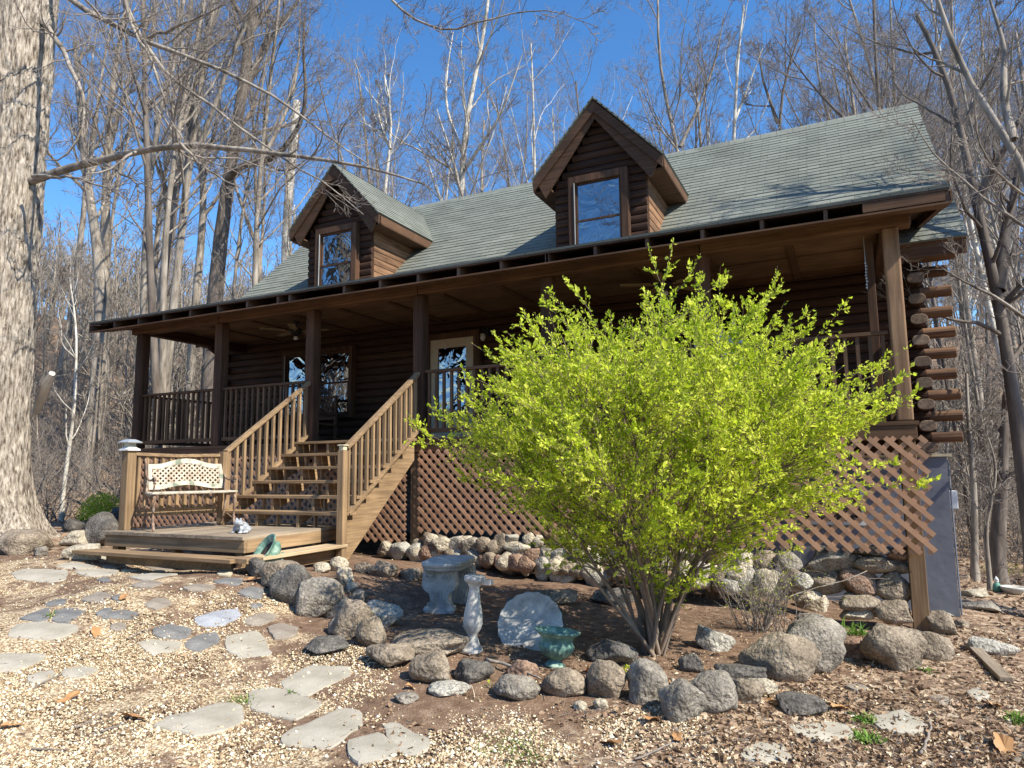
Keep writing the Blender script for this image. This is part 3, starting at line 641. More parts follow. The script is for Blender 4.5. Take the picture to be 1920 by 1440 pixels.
def crown_from(P0, R0, L0, n1, a=(22, 48), l1=.38, n2=7, n3=6, n4=4, tlo=.35, trop=.10, lv=4, thi=.98, minr=.0045):
    """limbs (L1) and finer levels from trunk polylines"""
    S, D, L, R = kids(P0, R0, L0, n1, tlo, thi, *a, l1, .5); P1 = walk(S, D, L, 9, .13, trop); R1 = np.maximum(taper(R, 9), minr)
    S, D, L, R = kids(P1, R1, L, n2, .2, .98, 25, 55, .5, .6); P2 = walk(S, D, L, 7, .17, trop*.7); R2 = np.maximum(taper(R, 7), minr)
    S, D, L, R = kids(P2, R2, L, n3, .2, 1, 22, 55, .5, .6); P3 = walk(S, D, L, 5, .18, trop*.6); R3 = np.maximum(taper(R, 5, .4), minr*.9)
    g = [(P2, R2, 4), (P3, R3, 3)]
    if lv > 3: S, D, L, R = kids(P3, R3, L, n4, .2, 1, 20, 55, .6, .7); P4 = walk(S, D, L, 4, .2, .03); g.append((P4, np.maximum(taper(R, 4, .5), minr*.8), 3))
    return (P1, R1, 6), g
def make_tree(base, trunk, r0, mt, h=None, n1=14, forks=(), label=None, group=None, name='bare_tree', rend=.28, cat='tree', **kw):
    """trunk: world polyline starting at the base"""
    root = empty(name, tuple(base), label, cat, group)
    tk = resample(trunk, 16); L = np.array([np.linalg.norm(np.diff(tk, axis=0), axis=1).sum()]); R = taper(np.array([r0]), 16, rend)
    fl = np.array([1.5, 1.18]+[1]*14); R = R*fl; tg = [(tk[None], R, 12)]; Ps, Rs, Ls = tk[None], R, L
    G1, gg = crown_from(Ps, Rs, Ls, n1, **kw); tg.append(G1)
    for f, fr in forks:
        fp = resample(f, 16); fR = taper(np.array([fr]), 16, .2); fL = np.array([np.linalg.norm(np.diff(fp, axis=0), axis=1).sum()]); tg.append((fp[None], fR, 8))
        k2 = dict(kw); k2['tlo'] = .15; k2['l1'] = kw.get('l1', .38)*1.2; a_, b_ = crown_from(fp[None], fR, fL, max(6, n1//2), **k2); tg.append(a_); gg = gg+b_
    tmesh('trunk', tg, mt, root); tmesh('crown', gg, M_twig, root, False)
    return root
def copy_thing(o, **kw):
    c = o.copy(); COL.objects.link(c)
    for ch in list(o.children):
        d = ch.copy(); COL.objects.link(d); d.parent = c
        for g in list(ch.children): e = g.copy(); COL.objects.link(e); e.parent = d
    for k in ('label', 'group', 'category'):
        if k in kw: c[k] = kw[k]
    return c

# --- templates for the wood
TPL = []
def template(h, r, mt, forky, n1, lean, **kw):
    tr = walk(np.array([[0., 0, 0]]), np.array([[lean, 0, 1.]]), np.array([h]), 12, .035, .03)[0]; fk = []
    for _ in range(forky):
        i = rng.integers(4, 8); d = nrm(np.array([rng.normal()*.4, rng.normal()*.4, 1])); fk.append((walk(tr[i][None], d[None], np.array([h*(1-i/12)*.95]), 8, .06, .08)[0], r*.55))
    t = make_tree((0, 0, 0), tr, r, mt, n1=n1, forks=fk, **kw); TPL.append(t)
template(17, .125, M_bark, 1, 11, .02, n2=6, n3=6, n4=4, tlo=.42, l1=.32)
template(19, .16, M_bark, 2, 10, -.03, n2=6, n3=6, n4=4, tlo=.45, l1=.34)
template(14, .07, M_bark, 0, 14, .04, n2=5, n3=5, n4=4, tlo=.3, l1=.22)
template(18, .11, M_bark_w, 1, 12, .03, n2=6, n3=6, n4=4, tlo=.38, l1=.34)
template(16, .10, M_bark_d, 1, 12, -.05, n2=6, n3=6, n4=4, tlo=.33, l1=.34)
template(20, .19, M_bark, 1, 12, .0, n2=6, n3=6, n4=4, tlo=.42, l1=.30)
template(9, .05, M_bark, 0, 16, .08, n2=5, n3=5, n4=3, tlo=.2, l1=.3)
SP = []   # placed wood trees
def put(kind, az, dist, sc=None):
    a = R_(az); x, y = CP[0]-math.sin(a)*dist, CP[1]+math.cos(a)*dist
    SP.append((kind, x, y, sc or rng.uniform(.82, 1.2), rng.uniform(0, 6.28)))
def ok(x, y): return not (-3.2 < x < 15 and -1.5 < y < 12.5) and not (x > -3 and x < 20 and y < -1.5)
def scatter(n, a0, a1, d0, d1, kinds, dmin=1.6):
    c = 0; tries = 0
    while c < n and tries < 4000:
        tries += 1; a = rng.uniform(a0, a1); d = math.sqrt(rng.uniform(d0*d0, d1*d1)); x, y = CP[0]-math.sin(R_(a))*d, CP[1]+math.cos(R_(a))*d
        if not ok(x, y) or any((x-s[1])**2+(y-s[2])**2 < dmin**2 for s in SP): continue
        put(int(rng.choice(kinds)), a, d); c += 1
scatter(9, 34, 60, 18, 27, [0, 2, 2, 4, 6, 1, 0], 1.5)
scatter(14, 33, 62, 26, 46, [0, 1, 2, 3, 5, 4, 1, 5])
scatter(17, -2, 34, 27, 46, [0, 3, 3, 2, 1, 4, 0], 2.4)
scatter(16, -13, -2, 14, 28, [2, 6, 4, 0, 6, 4])
scatter(18, -14, -2, 28, 48, [0, 3, 1, 4])
ZONE = {}
used = set(); placed = []
for k, x, y, s, rz in SP:
    t = TPL[k]
    if k not in used: o = t; used.add(k)
    else: o = copy_thing(t)
    o.location = (x, y, float(G(x, y))-.1); o.scale = (s, s, s); o.rotation_euler = (0, 0, rz); placed.append((proj(o.location+Vector((0, 0, 4)))[0], k, o, math.hypot(x-CP[0], y-CP[1])))
for k, t in enumerate(TPL):
    if k not in used: 
        for ch in list(t.children): bpy.data.objects.remove(ch)
        bpy.data.objects.remove(t)
KN = ['grey', 'stout grey', 'slender grey', 'pale-barked', 'dark-barked', 'tall stout grey', 'thin young']
ORD = ['first', 'second', 'third', 'fourth', 'fifth', 'sixth', 'seventh', 'eighth', 'ninth', 'tenth', 'eleventh', 'twelfth', 'thirteenth', 'fourteenth', 'fifteenth', 'sixteenth', 'seventeenth', 'eighteenth', 'nineteenth', 'twentieth']
def ordw(i):
    if i < 20: return ORD[i]
    t, o = divmod(i+1, 10); return ['twentieth', 'thirtieth', 'fortieth', 'fiftieth', 'sixtieth', 'seventieth'][t-2] if o == 0 else ['twenty-', 'thirty-', 'forty-', 'fifty-', 'sixty-', 'seventy-'][t-2]+ORD[o-1]
placed.sort(key=lambda q: q[0]); cnt = {}
for u, k, o, d in placed:
    zone = 'left of the cabin' if u < 480 else 'behind the cabin roof' if u < 1740 else 'right of the cabin'
    near = d < 27; g = ('nearer' if near else 'farther')
    key = (zone, k, near); i = cnt.get(key, 0); cnt[key] = i+1
    o['label'] = f"{KN[k]} tree, {ordw(i)} from left of the {g} such trees {zone}"; o['category'] = 'tree'; o['group'] = 'bare trees '+zone

# --- trees one can pick out, trunks laid along what the photo shows, each standing in its own plane
def pl(pts, y, y2=None):
    n = len(pts); return [ony(u, v, y+((y2-y)*i/(n-1) if y2 is not None else 0)) for i, (u, v) in enumerate(pts)]
def base_of(P): b = np.array(P[0], float); b[2] = float(G(b[0], b[1])); return b
def hero(pts, y, r, mt, forks=(), **kw):
    P = pl(pts, y); P = [np.array([P[0][0], P[0][1], float(G(P[0][0], P[0][1]))-.2])]+P
    fk = [(pl(f, y+dy0, y+dy), fr) for f, fr, dy0, dy in forks]; return make_tree(base_of(P), P, r, mt, forks=fk, **kw)
hero([(398, 620), (404, 540), (412, 450), (425, 360), (438, 290), (448, 200), (462, 120), (475, 50), (478, -60), (480, -200)], 9.5, .36, M_bark_d, [([(440, 290), (455, 180), (500, 80), (540, 30), (600, -60)], .16, 0, 1), ([(418, 360), (432, 312), (480, 306), (522, 300), (528, 280), (562, 248), (576, 200), (574, 140), (565, 100), (572, 30)], .15, 0, -1.5)],
     n1=12, n2=6, l1=.26, tlo=.5, label='large two-tone trunk with a dark crooked limb behind the left end of the cabin', lv=4)
hero([(362, 600), (372, 520), (382, 420), (384, 330), (376, 240), (352, 150), (335, 60), (325, -60)], 10.5, .2, M_bark, [([(380, 330), (400, 260), (410, 200), (425, 100)], .09, 0, 1)], n1=12, n2=6, l1=.24, tlo=.45, label='slim leaning trunk just left of the large two-tone trunk behind the cabin')
hero([(192, 760), (194, 650), (196, 500), (198, 380), (202, 260), (210, 150), (240, 0)], 9, .27, M_bark, [([(200, 300), (225, 200), (250, 130), (290, 40)], .12, 0, 1)], n1=12, n2=6, l1=.22, tlo=.45, label='straight grey trunk standing left of the porch end, shaded on its left side')
hero([(170, 830), (185, 700), (192, 560), (180, 430), (160, 330), (150, 200), (140, 80)], 5.5, .24, M_bark, [], n1=10, n2=6, l1=.2, tlo=.5, label='leaning pale trunk in the gap between the big tree and the porch')
hero([(290, 640), (292, 560), (290, 480), (300, 380), (320, 260), (330, 150)], 13, .18, M_bark, [], n1=10, l1=.22, tlo=.4, label='grey trunk seen past the leftmost porch post')
hero([(536, 520), (535, 470), (540, 380), (548, 290), (556, 190)], 15, .24, M_bark_w, [], n1=5, n2=4, n3=3, l1=.14, rend=.8, label='pale broken-topped snag left of the small dormer', name='snag')
hero([(862, 400), (868, 350), (866, 290), (872, 220), (890, 150), (910, 60), (920, -40)], 17, .22, M_bark_w, [([(868, 290), (850, 240), (835, 200), (838, 130), (850, 60)], .09, 0, 1.5), ([(870, 320), (910, 260), (940, 215), (980, 100)], .09, 0, -1)], n1=12, l1=.26, tlo=.2, label='white-barked tree with forked crown between the two dormers')
hero([(716, 420), (722, 340), (730, 290), (738, 240), (734, 180), (720, 140)], 14, .14, M_bark_w, [([(733, 280), (715, 240), (705, 190), (725, 150)], .07, 0, 1)], n1=18, n2=8, n3=7, l1=.3, tlo=.3, label='white-stemmed tree tangled in dark vines right of the small dormer')
hero([(1282, 300), (1272, 270), (1250, 220), (1240, 150), (1230, 60), (1235, -60)], 15, .12, M_bark, [([(1275, 275), (1310, 200), (1340, 120), (1360, 20)], .07, 0, 1)], n1=12, l1=.28, tlo=.2, label='dark forked tree just right of the large dormer')
hero([(1372, 290), (1375, 230), (1385, 160), (1380, 90), (1395, 10)], 16, .12, M_bark_w, [([(1376, 230), (1400, 170), (1430, 90)], .06, 0, 1)], n1=12, l1=.28, tlo=.2, label='pale tree second right of the large dormer above the ridge')
hero([(1462, 270), (1455, 210), (1470, 140), (1500, 60)], 18, .12, M_bark_d, [([(1458, 230), (1430, 150), (1420, 70)], .07, 0, 1)], n1=12, l1=.28, tlo=.2, label='twiggy dark tree above the middle of the right roof')
hero([(1928, 960), (1918, 880), (1902, 760), (1888, 650), (1872, 560), (1855, 480), (1830, 380), (1810, 300), (1800, 220), (1770, 120), (1720, 30)], 3.2, .11, M_bark_d, [([(1872, 545), (1880, 500), (1882, 440), (1900, 380), (1912, 300), (1925, 200)], .09, 0, .6), ([(1830, 385), (1860, 320), (1895, 260), (1940, 160)], .07, 0, -.5)],
     n1=13, n2=6, n3=5, l1=.24, tlo=.3, label='dark slender forked tree at the right edge beyond the log ends', a=(40, 75), minr=.003)
hero([(1990, 640), (1960, 500), (1945, 330), (1900, 262), (1850, 215), (1805, 150), (1775, 60), (1740, -60)], 1.6, .085, M_bark, [([(1900, 262), (1880, 180), (1885, 90), (1850, -20)], .055, 0, .6), ([(1945, 400), (1925, 200), (1905, 60)], .06, 0, 1)], n1=12, n2=6, n3=6, l1=.24, tlo=.3, label='grey tree leaning in from beyond the right edge over the roof corner', a=(40, 75), minr=.003)
hero([(1826, 1060), (1828, 960), (1824, 880), (1815, 790), (1812, 700)], 7, .075, M_bark, [], n1=10, l1=.25, tlo=.4, label='thin straight trunk beside the grey foundation corner')
hero([(1852, 1050), (1846, 990), (1862, 930), (1870, 870), (1852, 820)], 5.2, .045, M_bark, [], n1=9, l1=.3, tlo=.3, n2=5, label='crooked sapling right of the grey foundation wall')
hero([(1868, 1050), (1876, 940), (1882, 840), (1885, 740)], 7.5, .17, M_bark_d, [], n1=8, l1=.18, tlo=.5, label='stout dark trunk at the right behind the crooked sapling')
hero([(118, 925), (128, 850), (140, 770), (142, 700), (145, 620), (130, 520)], 1.6, .05, M_bark_w, [([(141, 700), (165, 670), (195, 645)], .02, 0, -.3)], n1=10, n2=5, l1=.28, tlo=.3, label='thin leaning sapling with pale bark beside the big tree')

# --- broken pale stub
m_ = MB(); m_.tube([ony(66, 775, -1.1), ony(78, 745, -1.2), ony(88, 720, -1.3), ony(98, 700, -1.35)], [.05, .09, .085, .05], 9); 
sb = m_.build('broken_branch', flat('bare_pale_wood', (.72, .64, .52), .8)); tag(sb, 'pale barkless broken branch sticking up behind the big furrowed trunk', 'branch')

# --- the big furrowed tree at the left with its long limbs
bx_, by_ = -1.0, -2.0; bz_ = float(G(bx_, by_))
bt = empty('big_tree', (bx_, by_, bz_), 'huge tree with pale deeply furrowed bark and flared base at the left edge', 'tree')
def big_trunk():
    nA, nZ = 160, 240; zs = np.linspace(-.4, 13, nZ); th = np.arange(nA)*2*math.pi/nA; V = np.zeros((nZ, nA, 3))
    for i, z in enumerate(zs):
        r = .58-.012*z+.46*math.exp(-max(z, -.3)/.55)+.06*math.exp(-z/2.2)
        lx = .02*z
        for j, t in enumerate(th):
            fl = 1+.16*math.exp(-max(z, 0)/.7)*math.sin(5*t+.8)
            p = Vector((math.cos(t)*6.5, math.sin(t)*6.5, z*1.05+.25*math.sin(3*t))); n1_ = mnoise.noise(p*1.25); rid = abs(mnoise.noise(p*1.7+Vector((5, 1, 0)))); 
            rr = r*fl+.045*(min(rid*3, 1)-.5)+.02*n1_
            V[i, j] = (bx_+lx+rr*math.cos(t), by_+rr*math.sin(t), bz_+z)
    i, j = np.meshgrid(np.arange(nZ-1), np.arange(nA), indexing='ij'); j2 = (j+1) % nA
    F = np.stack([i*nA+j, i*nA+j2, (i+1)*nA+j2, (i+1)*nA+j], -1).reshape(-1, 4)
    return rawmesh('trunk', V.reshape(-1, 3), F, M_bark1, bt, {'tint': np.full(nA*nZ, .5)}, True)
big_trunk()
limbs = [([(60, 338), (90, 330), (130, 318), (210, 290), (330, 268), (440, 279), (520, 285), (640, 300), (720, 318), (800, 350)], .07, -1.9, -1.0),
         ([(60, -60), (110, -10), (180, 30), (270, 75), (365, 115), (440, 140), (520, 180), (600, 250), (690, 310)], .055, -2.0, -.6),
         ([(230, 0), (250, 50), (280, 85), (300, 140), (350, 165), (420, 215), (500, 275), (540, 305), (620, 350), (680, 400)], .035, -1.6, -1.2),
         ([(70, 30), (88, 50), (120, 95), (140, 145), (166, 180), (155, 230), (150, 275), (112, 312), (80, 300)], .05, -1.9, -2.4),
         ([(220, -60), (240, 30), (262, 90), (282, 85), (290, 130), (310, 190), (325, 250), (360, 270)], .035, -1.7, -1.9),
         ([(270, 75), (400, 20), (480, -30)], .03, -1.3, -1), ([(60, 330), (150, 335), (200, 350), (250, 380), (268, 392)], .03, -2.1, -1.7), ([(340, 270), (380, 315), (430, 340), (480, 380)], .022, -1.6, -1.5),
         ([(700, -40), (760, 30), (830, 60), (920, 40), (1000, 10), (1080, 30), (1120, 50)], .02, -1.2, -.8)]
LP_, LR_, LL_ = [], [], []
for pts, r, ya, yb in limbs:
    P = resample(pl(pts, ya, yb), 16); P += rng.normal(size=P.shape)*.012; LP_.append(P); LR_.append(taper(np.array([r]), 16, .16)[0]); LL_.append(np.linalg.norm(np.diff(P, axis=0), axis=1).sum())
LP_, LR_, LL_ = np.array(LP_), np.array(LR_), np.array(LL_)
S, D, L, R = kids(LP_, LR_, LL_, 14, .15, 1, 25, 70, .22, .45); Q1 = walk(S, D, L, 8, .2, .03); r1 = np.maximum(taper(R, 8), .004)
S, D, L, R = kids(Q1, r1, L, 6, .15, 1, 25, 60, .5, .6); Q2 = walk(S, D, L, 6, .22, .02); r2 = np.maximum(taper(R, 6, .4), .003)
S, D, L, R = kids(Q2, r2, L, 4, .2, 1, 20, 55, .5, .7); Q3 = walk(S, D, L, 4, .25, .02); r3 = np.maximum(taper(R, 4, .6), .0025)
tmesh('limb', [(LP_, LR_, 9)], M_bark, bt); tmesh('crown', [(Q1, r1, 5), (Q2, r2, 4), (Q3, r3, 3)], M_twig, bt, False)

# --- a tree standing off to the right, whose branches throw the soft shadows on the roof and bed
for q, (x, y, h) in enumerate(((24.5, 2.5, 19), (27, 7, 20))):
    tr = walk(np.array([[x, y, float(G(x, y))-.2]]), np.array([[0, 0, 1.]]), np.array([h]), 12, .04, .03)[0]
    make_tree(base_of(tr), tr, .2, M_bark, n1=11, n2=5, n3=4, n4=3, l1=.26, tlo=.45, label=['leafless tree standing beyond the right edge, level with the porch', 'leafless tree standing beyond the right edge, farthest back'][q], group='bare trees beyond the right edge')
# --- wood facing the cabin front (seen as reflections in the panes)
for q in range(16):
    x, y = -1+q*1.6+rng.uniform(-.8, .8), -19-rng.uniform(0, 6)
    if q == 0: o = make_tree((0, 0, 0), walk(np.array([[0., 0, 0]]), np.array([[0, 0, 1.]]), np.array([16.]), 12, .04, .03)[0], .2, M_bark, n1=12, n2=5, n3=4, n4=2, l1=.26, tlo=.3); FT = o
    else: o = copy_thing(FT)
    o.location = (x, y, float(G(x, y))-.1); o.rotation_euler = (0, 0, q*1.3); s = rng.uniform(.8, 1.15); o.scale = (s, s, s)
    tag(o, 'leafless tree of the wood facing the cabin front', 'tree', 'trees facing the cabin')

# --- distant wood on the hillside: one mass
def far_wood():
    V_, F_, T_ = [], [], []; n = 0; tp = []
    for q in range(6):
        h = 7.5+q*.7; tr = walk(np.array([[0., 0, 0]]), np.array([[rng.normal()*.04, 0, 1]]), np.array([float(h)]), 7, .05, .03); R0 = taper(np.array([.10]), 7, .3)
        S, D, L, R = kids(tr, R0, np.array([float(h)]), 13, .25, 1, 25, 55, .28, .5); P1 = walk(S, D, L, 5, .15, .12); R1 = taper(R, 5); S, D, L, R = kids(P1, R1, L, 6, .2, 1, 25, 55, .5, .6); P2 = walk(S, D, L, 3, .15, .08)
        tp.append(tubes([(tr, R0, 5), (P1, np.maximum(R1, .025), 3), (P2, np.full((len(P2), 3), .018), 3)]))
    for az0, az1, num, d0, d1 in ((-16, 0, 170, 45, 130), (34, 64, 420, 24, 58), (-15, -3, 90, 20, 45), (0, 33, 90, 60, 130), (33, 75, 560, 50, 130), (150, 235, 420, 17, 70)):
        for _ in range(num):
            a = R_(rng.uniform(az0, az1)); d = math.sqrt(rng.uniform(d0**2, d1**2)); x, y = CP[0]-math.sin(a)*d, CP[1]+math.cos(a)*d
            v, f, t = tp[rng.integers(6)]; c, s = math.cos(d*7), math.sin(d*7); k = rng.uniform(.8, 1.15) if d1 > 60 else rng.uniform(.25, .6)
            if d1 < 60 and not ok(x, y): continue
            vv = v*k; vv = np.stack([vv[:, 0]*c-vv[:, 1]*s, vv[:, 0]*s+vv[:, 1]*c, vv[:, 2]], 1)+[x, y, float(G(x, y))-.2]
            V_.append(vv); F_.append(f+n); n += len(v); T_.append(t)
    o = rawmesh('distant_wood', np.concatenate(V_), np.concatenate(F_), M_bark, None, {'tint': np.concatenate(T_)})
    tag(o, 'grey leafless wood covering the hillside behind the cabin', 'wood', kind='stuff')
far_wood()
# --- undergrowth
def brush():
    n = 2300; S = []
    for _ in range(n):
        if rng.random() < .62: a, d = rng.uniform(33, 62), rng.uniform(13.5, 55)
        else: a, d = rng.uniform(-14, -2.5), rng.uniform(11.5, 45)
        x, y = CP[0]-math.sin(R_(a))*d, CP[1]+math.cos(R_(a))*d
        if ok(x, y) and not (y < .8 and x > -4): S.append((x, y, float(G(x, y))))
    S = np.array(S); m = len(S); P = walk(np.repeat(S, 3, 0), np.c_[rng.normal(size=(m*3, 2))*.5, np.ones(m*3)], rng.uniform(.5, 2.6, m*3), 6, .12, .05); R = taper(np.full(m*3, .011), 6)
    L = np.linalg.norm(np.diff(P, axis=1), axis=2).sum(1); s2, d2, l2, r2 = kids(P, R, L, 6, .2, 1, 25, 65, .45, .6); P2 = walk(s2, d2, l2, 4, .2, .05)
    o = tmesh('undergrowth', [(P, R, 3), (P2, np.maximum(taper(r2, 4), .004), 3)], M_twig, None, False); tag(o, 'dry brush and saplings on the woodland floor', 'undergrowth', kind='stuff')
brush()

# ------------------------------------------------------------------ leaves
def leafmat(name, cols, trans=.35):
    m = bpy.data.materials.new(name); m.use_nodes = True; N = m.node_tree.nodes; Lk = m.node_tree.links; b = N['Principled BSDF']
    a = N.new('ShaderNodeAttribute'); a.attribute_name = 'tint'; c = N.new('ShaderNodeValToRGB'); e = c.color_ramp.elements
    e[0].position, e[0].color = cols[0][0], (*cols[0][1], 1); e[1].position, e[1].color = cols[-1][0], (*cols[-1][1], 1)
    for p_, k in cols[1:-1]: x = e.new(p_); x.color = (*k, 1)
    Lk.new(a.outputs['Fac'], c.inputs[0]); Lk.new(c.outputs[0], b.inputs['Base Color']); b.inputs['Roughness'].default_value = .55; b.inputs['Specular IOR Level'].default_value = .25
    if trans:
        t = N.new('ShaderNodeBsdfTranslucent'); Lk.new(c.outputs[0], t.inputs[0]); mx = N.new('ShaderNodeMixShader'); mx.inputs[0].default_value = trans
        Lk.new(b.outputs[0], mx.inputs[1]); Lk.new(t.outputs[0], mx.inputs[2]); Lk.new(mx.outputs[0], N['Material Output'].inputs[0])
    return m
M_leaf = leafmat('fresh_leaf', [(0, (.30, .42, .02)), (.5, (.60, .71, .05)), (1, (.82, .85, .14))], .5)
M_grass = leafmat('blade_green', [(0, (.06, .14, .02)), (1, (.22, .36, .06))], .3)
M_litter = leafmat('dry_leaf', [(0, (.13, .08, .05)), (.35, (.25, .16, .10)), (.7, (.42, .29, .18)), (.9, (.54, .42, .28)), (1, (.66, .56, .42))], .15)
def leaves(C, D, Ls, Ws, fold=.25):
    """diamond leaves folded on the midrib. C centre base, D direction"""
    n = len(C); D = nrm(D); q = rng.normal(size=D.shape); Sd = nrm(np.cross(D, q)); Nn = np.cross(Sd, D)
    L = Ls[:, None]; Wd = Ws[:, None]
    V = np.stack([C, C+D*L*.45+Sd*Wd*.5+Nn*Wd*fold, C+D*L, C+D*L*.45-Sd*Wd*.5+Nn*Wd*fold], 1).reshape(-1, 3)
    b = np.arange(n)[:, None]*4; F = np.concatenate([b+np.array([[0, 1, 2]]), b+np.array([[0, 2, 3]])], 0)
    return V, F
def shrub():
    B = ony(1232, 1222, -2.55); B[2] = float(G(B[0], B[1])); s_ = empty('spring_shrub', tuple(B), 'big rounded shrub bursting with bright yellow-green new leaves in front of the porch', 'shrub')
    HW = ([0, .25, .55, .95, 1.32, 1.85, 2.33, 2.64, 2.88, 3.0], [.06, .18, .50, 1.0, 1.40, 1.66, 1.42, 1.0, .45, .1])
    def wid(h): return np.interp(h, *HW)
    def env(P):
        h = P[..., 2]-B[2]; d = np.hypot(P[..., 0]-B[0]-.05, (P[..., 1]-B[1])*1.2); return d/wid(h)
    n0 = 30; az = np.arange(n0)*2.39996+rng.normal(size=n0)*.15; tilt = np.radians(44)*np.sqrt((np.arange(n0)+.5)/n0)+rng.normal(size=n0)*.05
    D = np.stack([np.sin(tilt)*np.cos(az), np.sin(tilt)*np.sin(az), np.cos(tilt)], 1); L = np.zeros(n0)
    for i in range(n0):
        t = np.linspace(.5, 4.2, 200); q = B+t[:, None]*D[i]; k = np.nonzero((env(q) < .93)&(q[:, 2] < B[2]+3.1))[0]; L[i] = (t[k[-1]] if len(k) else 1.6)*rng.uniform(.82, .97)
    S0 = np.repeat(B[None], n0, 0)+np.c_[rng.normal(size=(n0, 2))*.05, np.full(n0, -.05)]; P0 = walk(S0, nrm(D+[0, 0, .55]), L, 14, .045, -.035); R0 = taper(rng.uniform(.010, .025, n0), 14, .14)
    # even fill: every end point in the crown gets a twig from the nearest stem below it
    N = 1750; T = np.zeros((0, 3))
    while len(T) < N:
        q = np.c_[rng.uniform(-1.95, 1.95, (9000, 2)), rng.uniform(.35, 3.3, 9000)]+B; e = env(q); h = q[:, 2]-B[2]; lim = .93+.30*np.array([mnoise.noise(Vector(p*2.3)) for p in q])+rng.normal(size=len(q))*.07
        k = (e < lim)&(rng.random(len(q)) < np.clip(.30+.9*e**2, 0, 1)*np.clip((h-.35)/1.0, .07, 1)); T = np.r_[T, q[k]]
    T = T[:N]; st_ = P0[:, 3:].reshape(-1, 3); sr = R0[:, 3:].ravel(); out = nrm(T-(B+[0, 0, .5])); want = T-out*rng.uniform(.28, .62, N)[:, None]
    d2 = ((want[:, None]-st_[None])**2).sum(-1); ix = d2.argmin(1); A = st_[ix]; t = np.linspace(0, 1, 7)[None, :, None]; mid = (A+T)/2+nrm(np.cross(out, rng.normal(size=out.shape)))*.05+np.array([0, 0, -.03])
    P1 = (1-t)**2*A[:, None]+2*t*(1-t)*mid[:, None]+t*t*T[:, None]; P1[:, 1:] += rng.normal(size=P1[:, 1:].shape)*.008; l1 = np.linalg.norm(T-A, axis=1); R1 = np.maximum(taper(np.minimum(.0062, sr[ix]*.6), 7, .25), .0016)
    s2, d2_, l2, r2 = kids(P1, R1, np.clip(l1, .2, .6), 3, .3, .95, 25, 50, .42, .6); P2 = walk(s2, d2_, l2.clip(.06, .24), 4, .1, 0); R2 = np.maximum(taper(r2, 4, .5), .0013)
    # long feathery sprays that reach out past the mass
    m3 = 330; q = rng.integers(0, N, 3000); q = q[env(T[q]) > .72][:m3]; A3 = T[q]; ho = A3-(B+[0, 0, .9]); dd = nrm(nrm(ho)*[1, 1, .55]+rng.normal(size=ho.shape)*.22+[0, 0, .12]); P3 = walk(A3, dd, rng.uniform(.16, .46, len(A3)), 7, .07, .03); R3 = taper(np.full(len(A3), .0028), 7, .4)
    s4, d4, l4, r4 = kids(P3, R3, np.full(len(A3), .3), 4, .1, .8, 25, 45, .4, .7); P4 = walk(s4, d4, l4.clip(.05, .15), 4, .1, 0)
    tmesh('stem', [(P0, R0, 7), (P1, R1, 4), (P2, R2, 3), (P3, R3, 3), (P4, taper(np.full(len(P4), .0016), 4), 3)], mat('shrub_stem', [(.3, (.13, .095, .07)), (.7, (.30, .235, .175))], (9, 9, 3), .9, .2), s_)
    def along(P, n, lo):
        m, kk = P.shape[:2]; idx = np.repeat(np.arange(m), n); t = rng.uniform(lo, 1, m*n); f = t*(kk-1); i = np.minimum(f.astype(int), kk-2); w_ = (f-i)[:, None]
        return P[idx, i]*(1-w_)+P[idx, i+1]*w_, nrm(P[idx, i+1]-P[idx, i]), idx
    c1, t1, i1 = along(P1, 22, .35); c2, t2, i2 = along(P2, 12, .1); tone = np.clip(rng.normal(.5, .2, len(P1)), 0, 1); c3, t3, i3 = along(P3, 26, .05); c4, t4, i4 = along(P4, 11, .1); tt = np.r_[tone[i1], np.repeat(tone, 3)[i2], rng.uniform(.35, .8, len(P3))[i3], rng.uniform(.35, .8, len(P4))[i4]]
    c = np.r_[c1, c2, c3, c4]; t = np.r_[t1, t2, t3, t4]; d = nrm(t*.7+rng.normal(size=t.shape)*.6+np.array([0, 0, .22])); n = len(c)
    ls = np.exp(rng.normal(math.log(.027), .34, n)); V, F = leaves(c+rng.normal(size=c.shape)*.005, d, ls, ls*rng.uniform(.42, .62, n)); tt = np.clip(tt+rng.normal(0, .16, n), 0, 1)
    rawmesh('foliage', V, F, M_leaf, s_, {'tint': np.repeat(tt, 4)})
shrub()

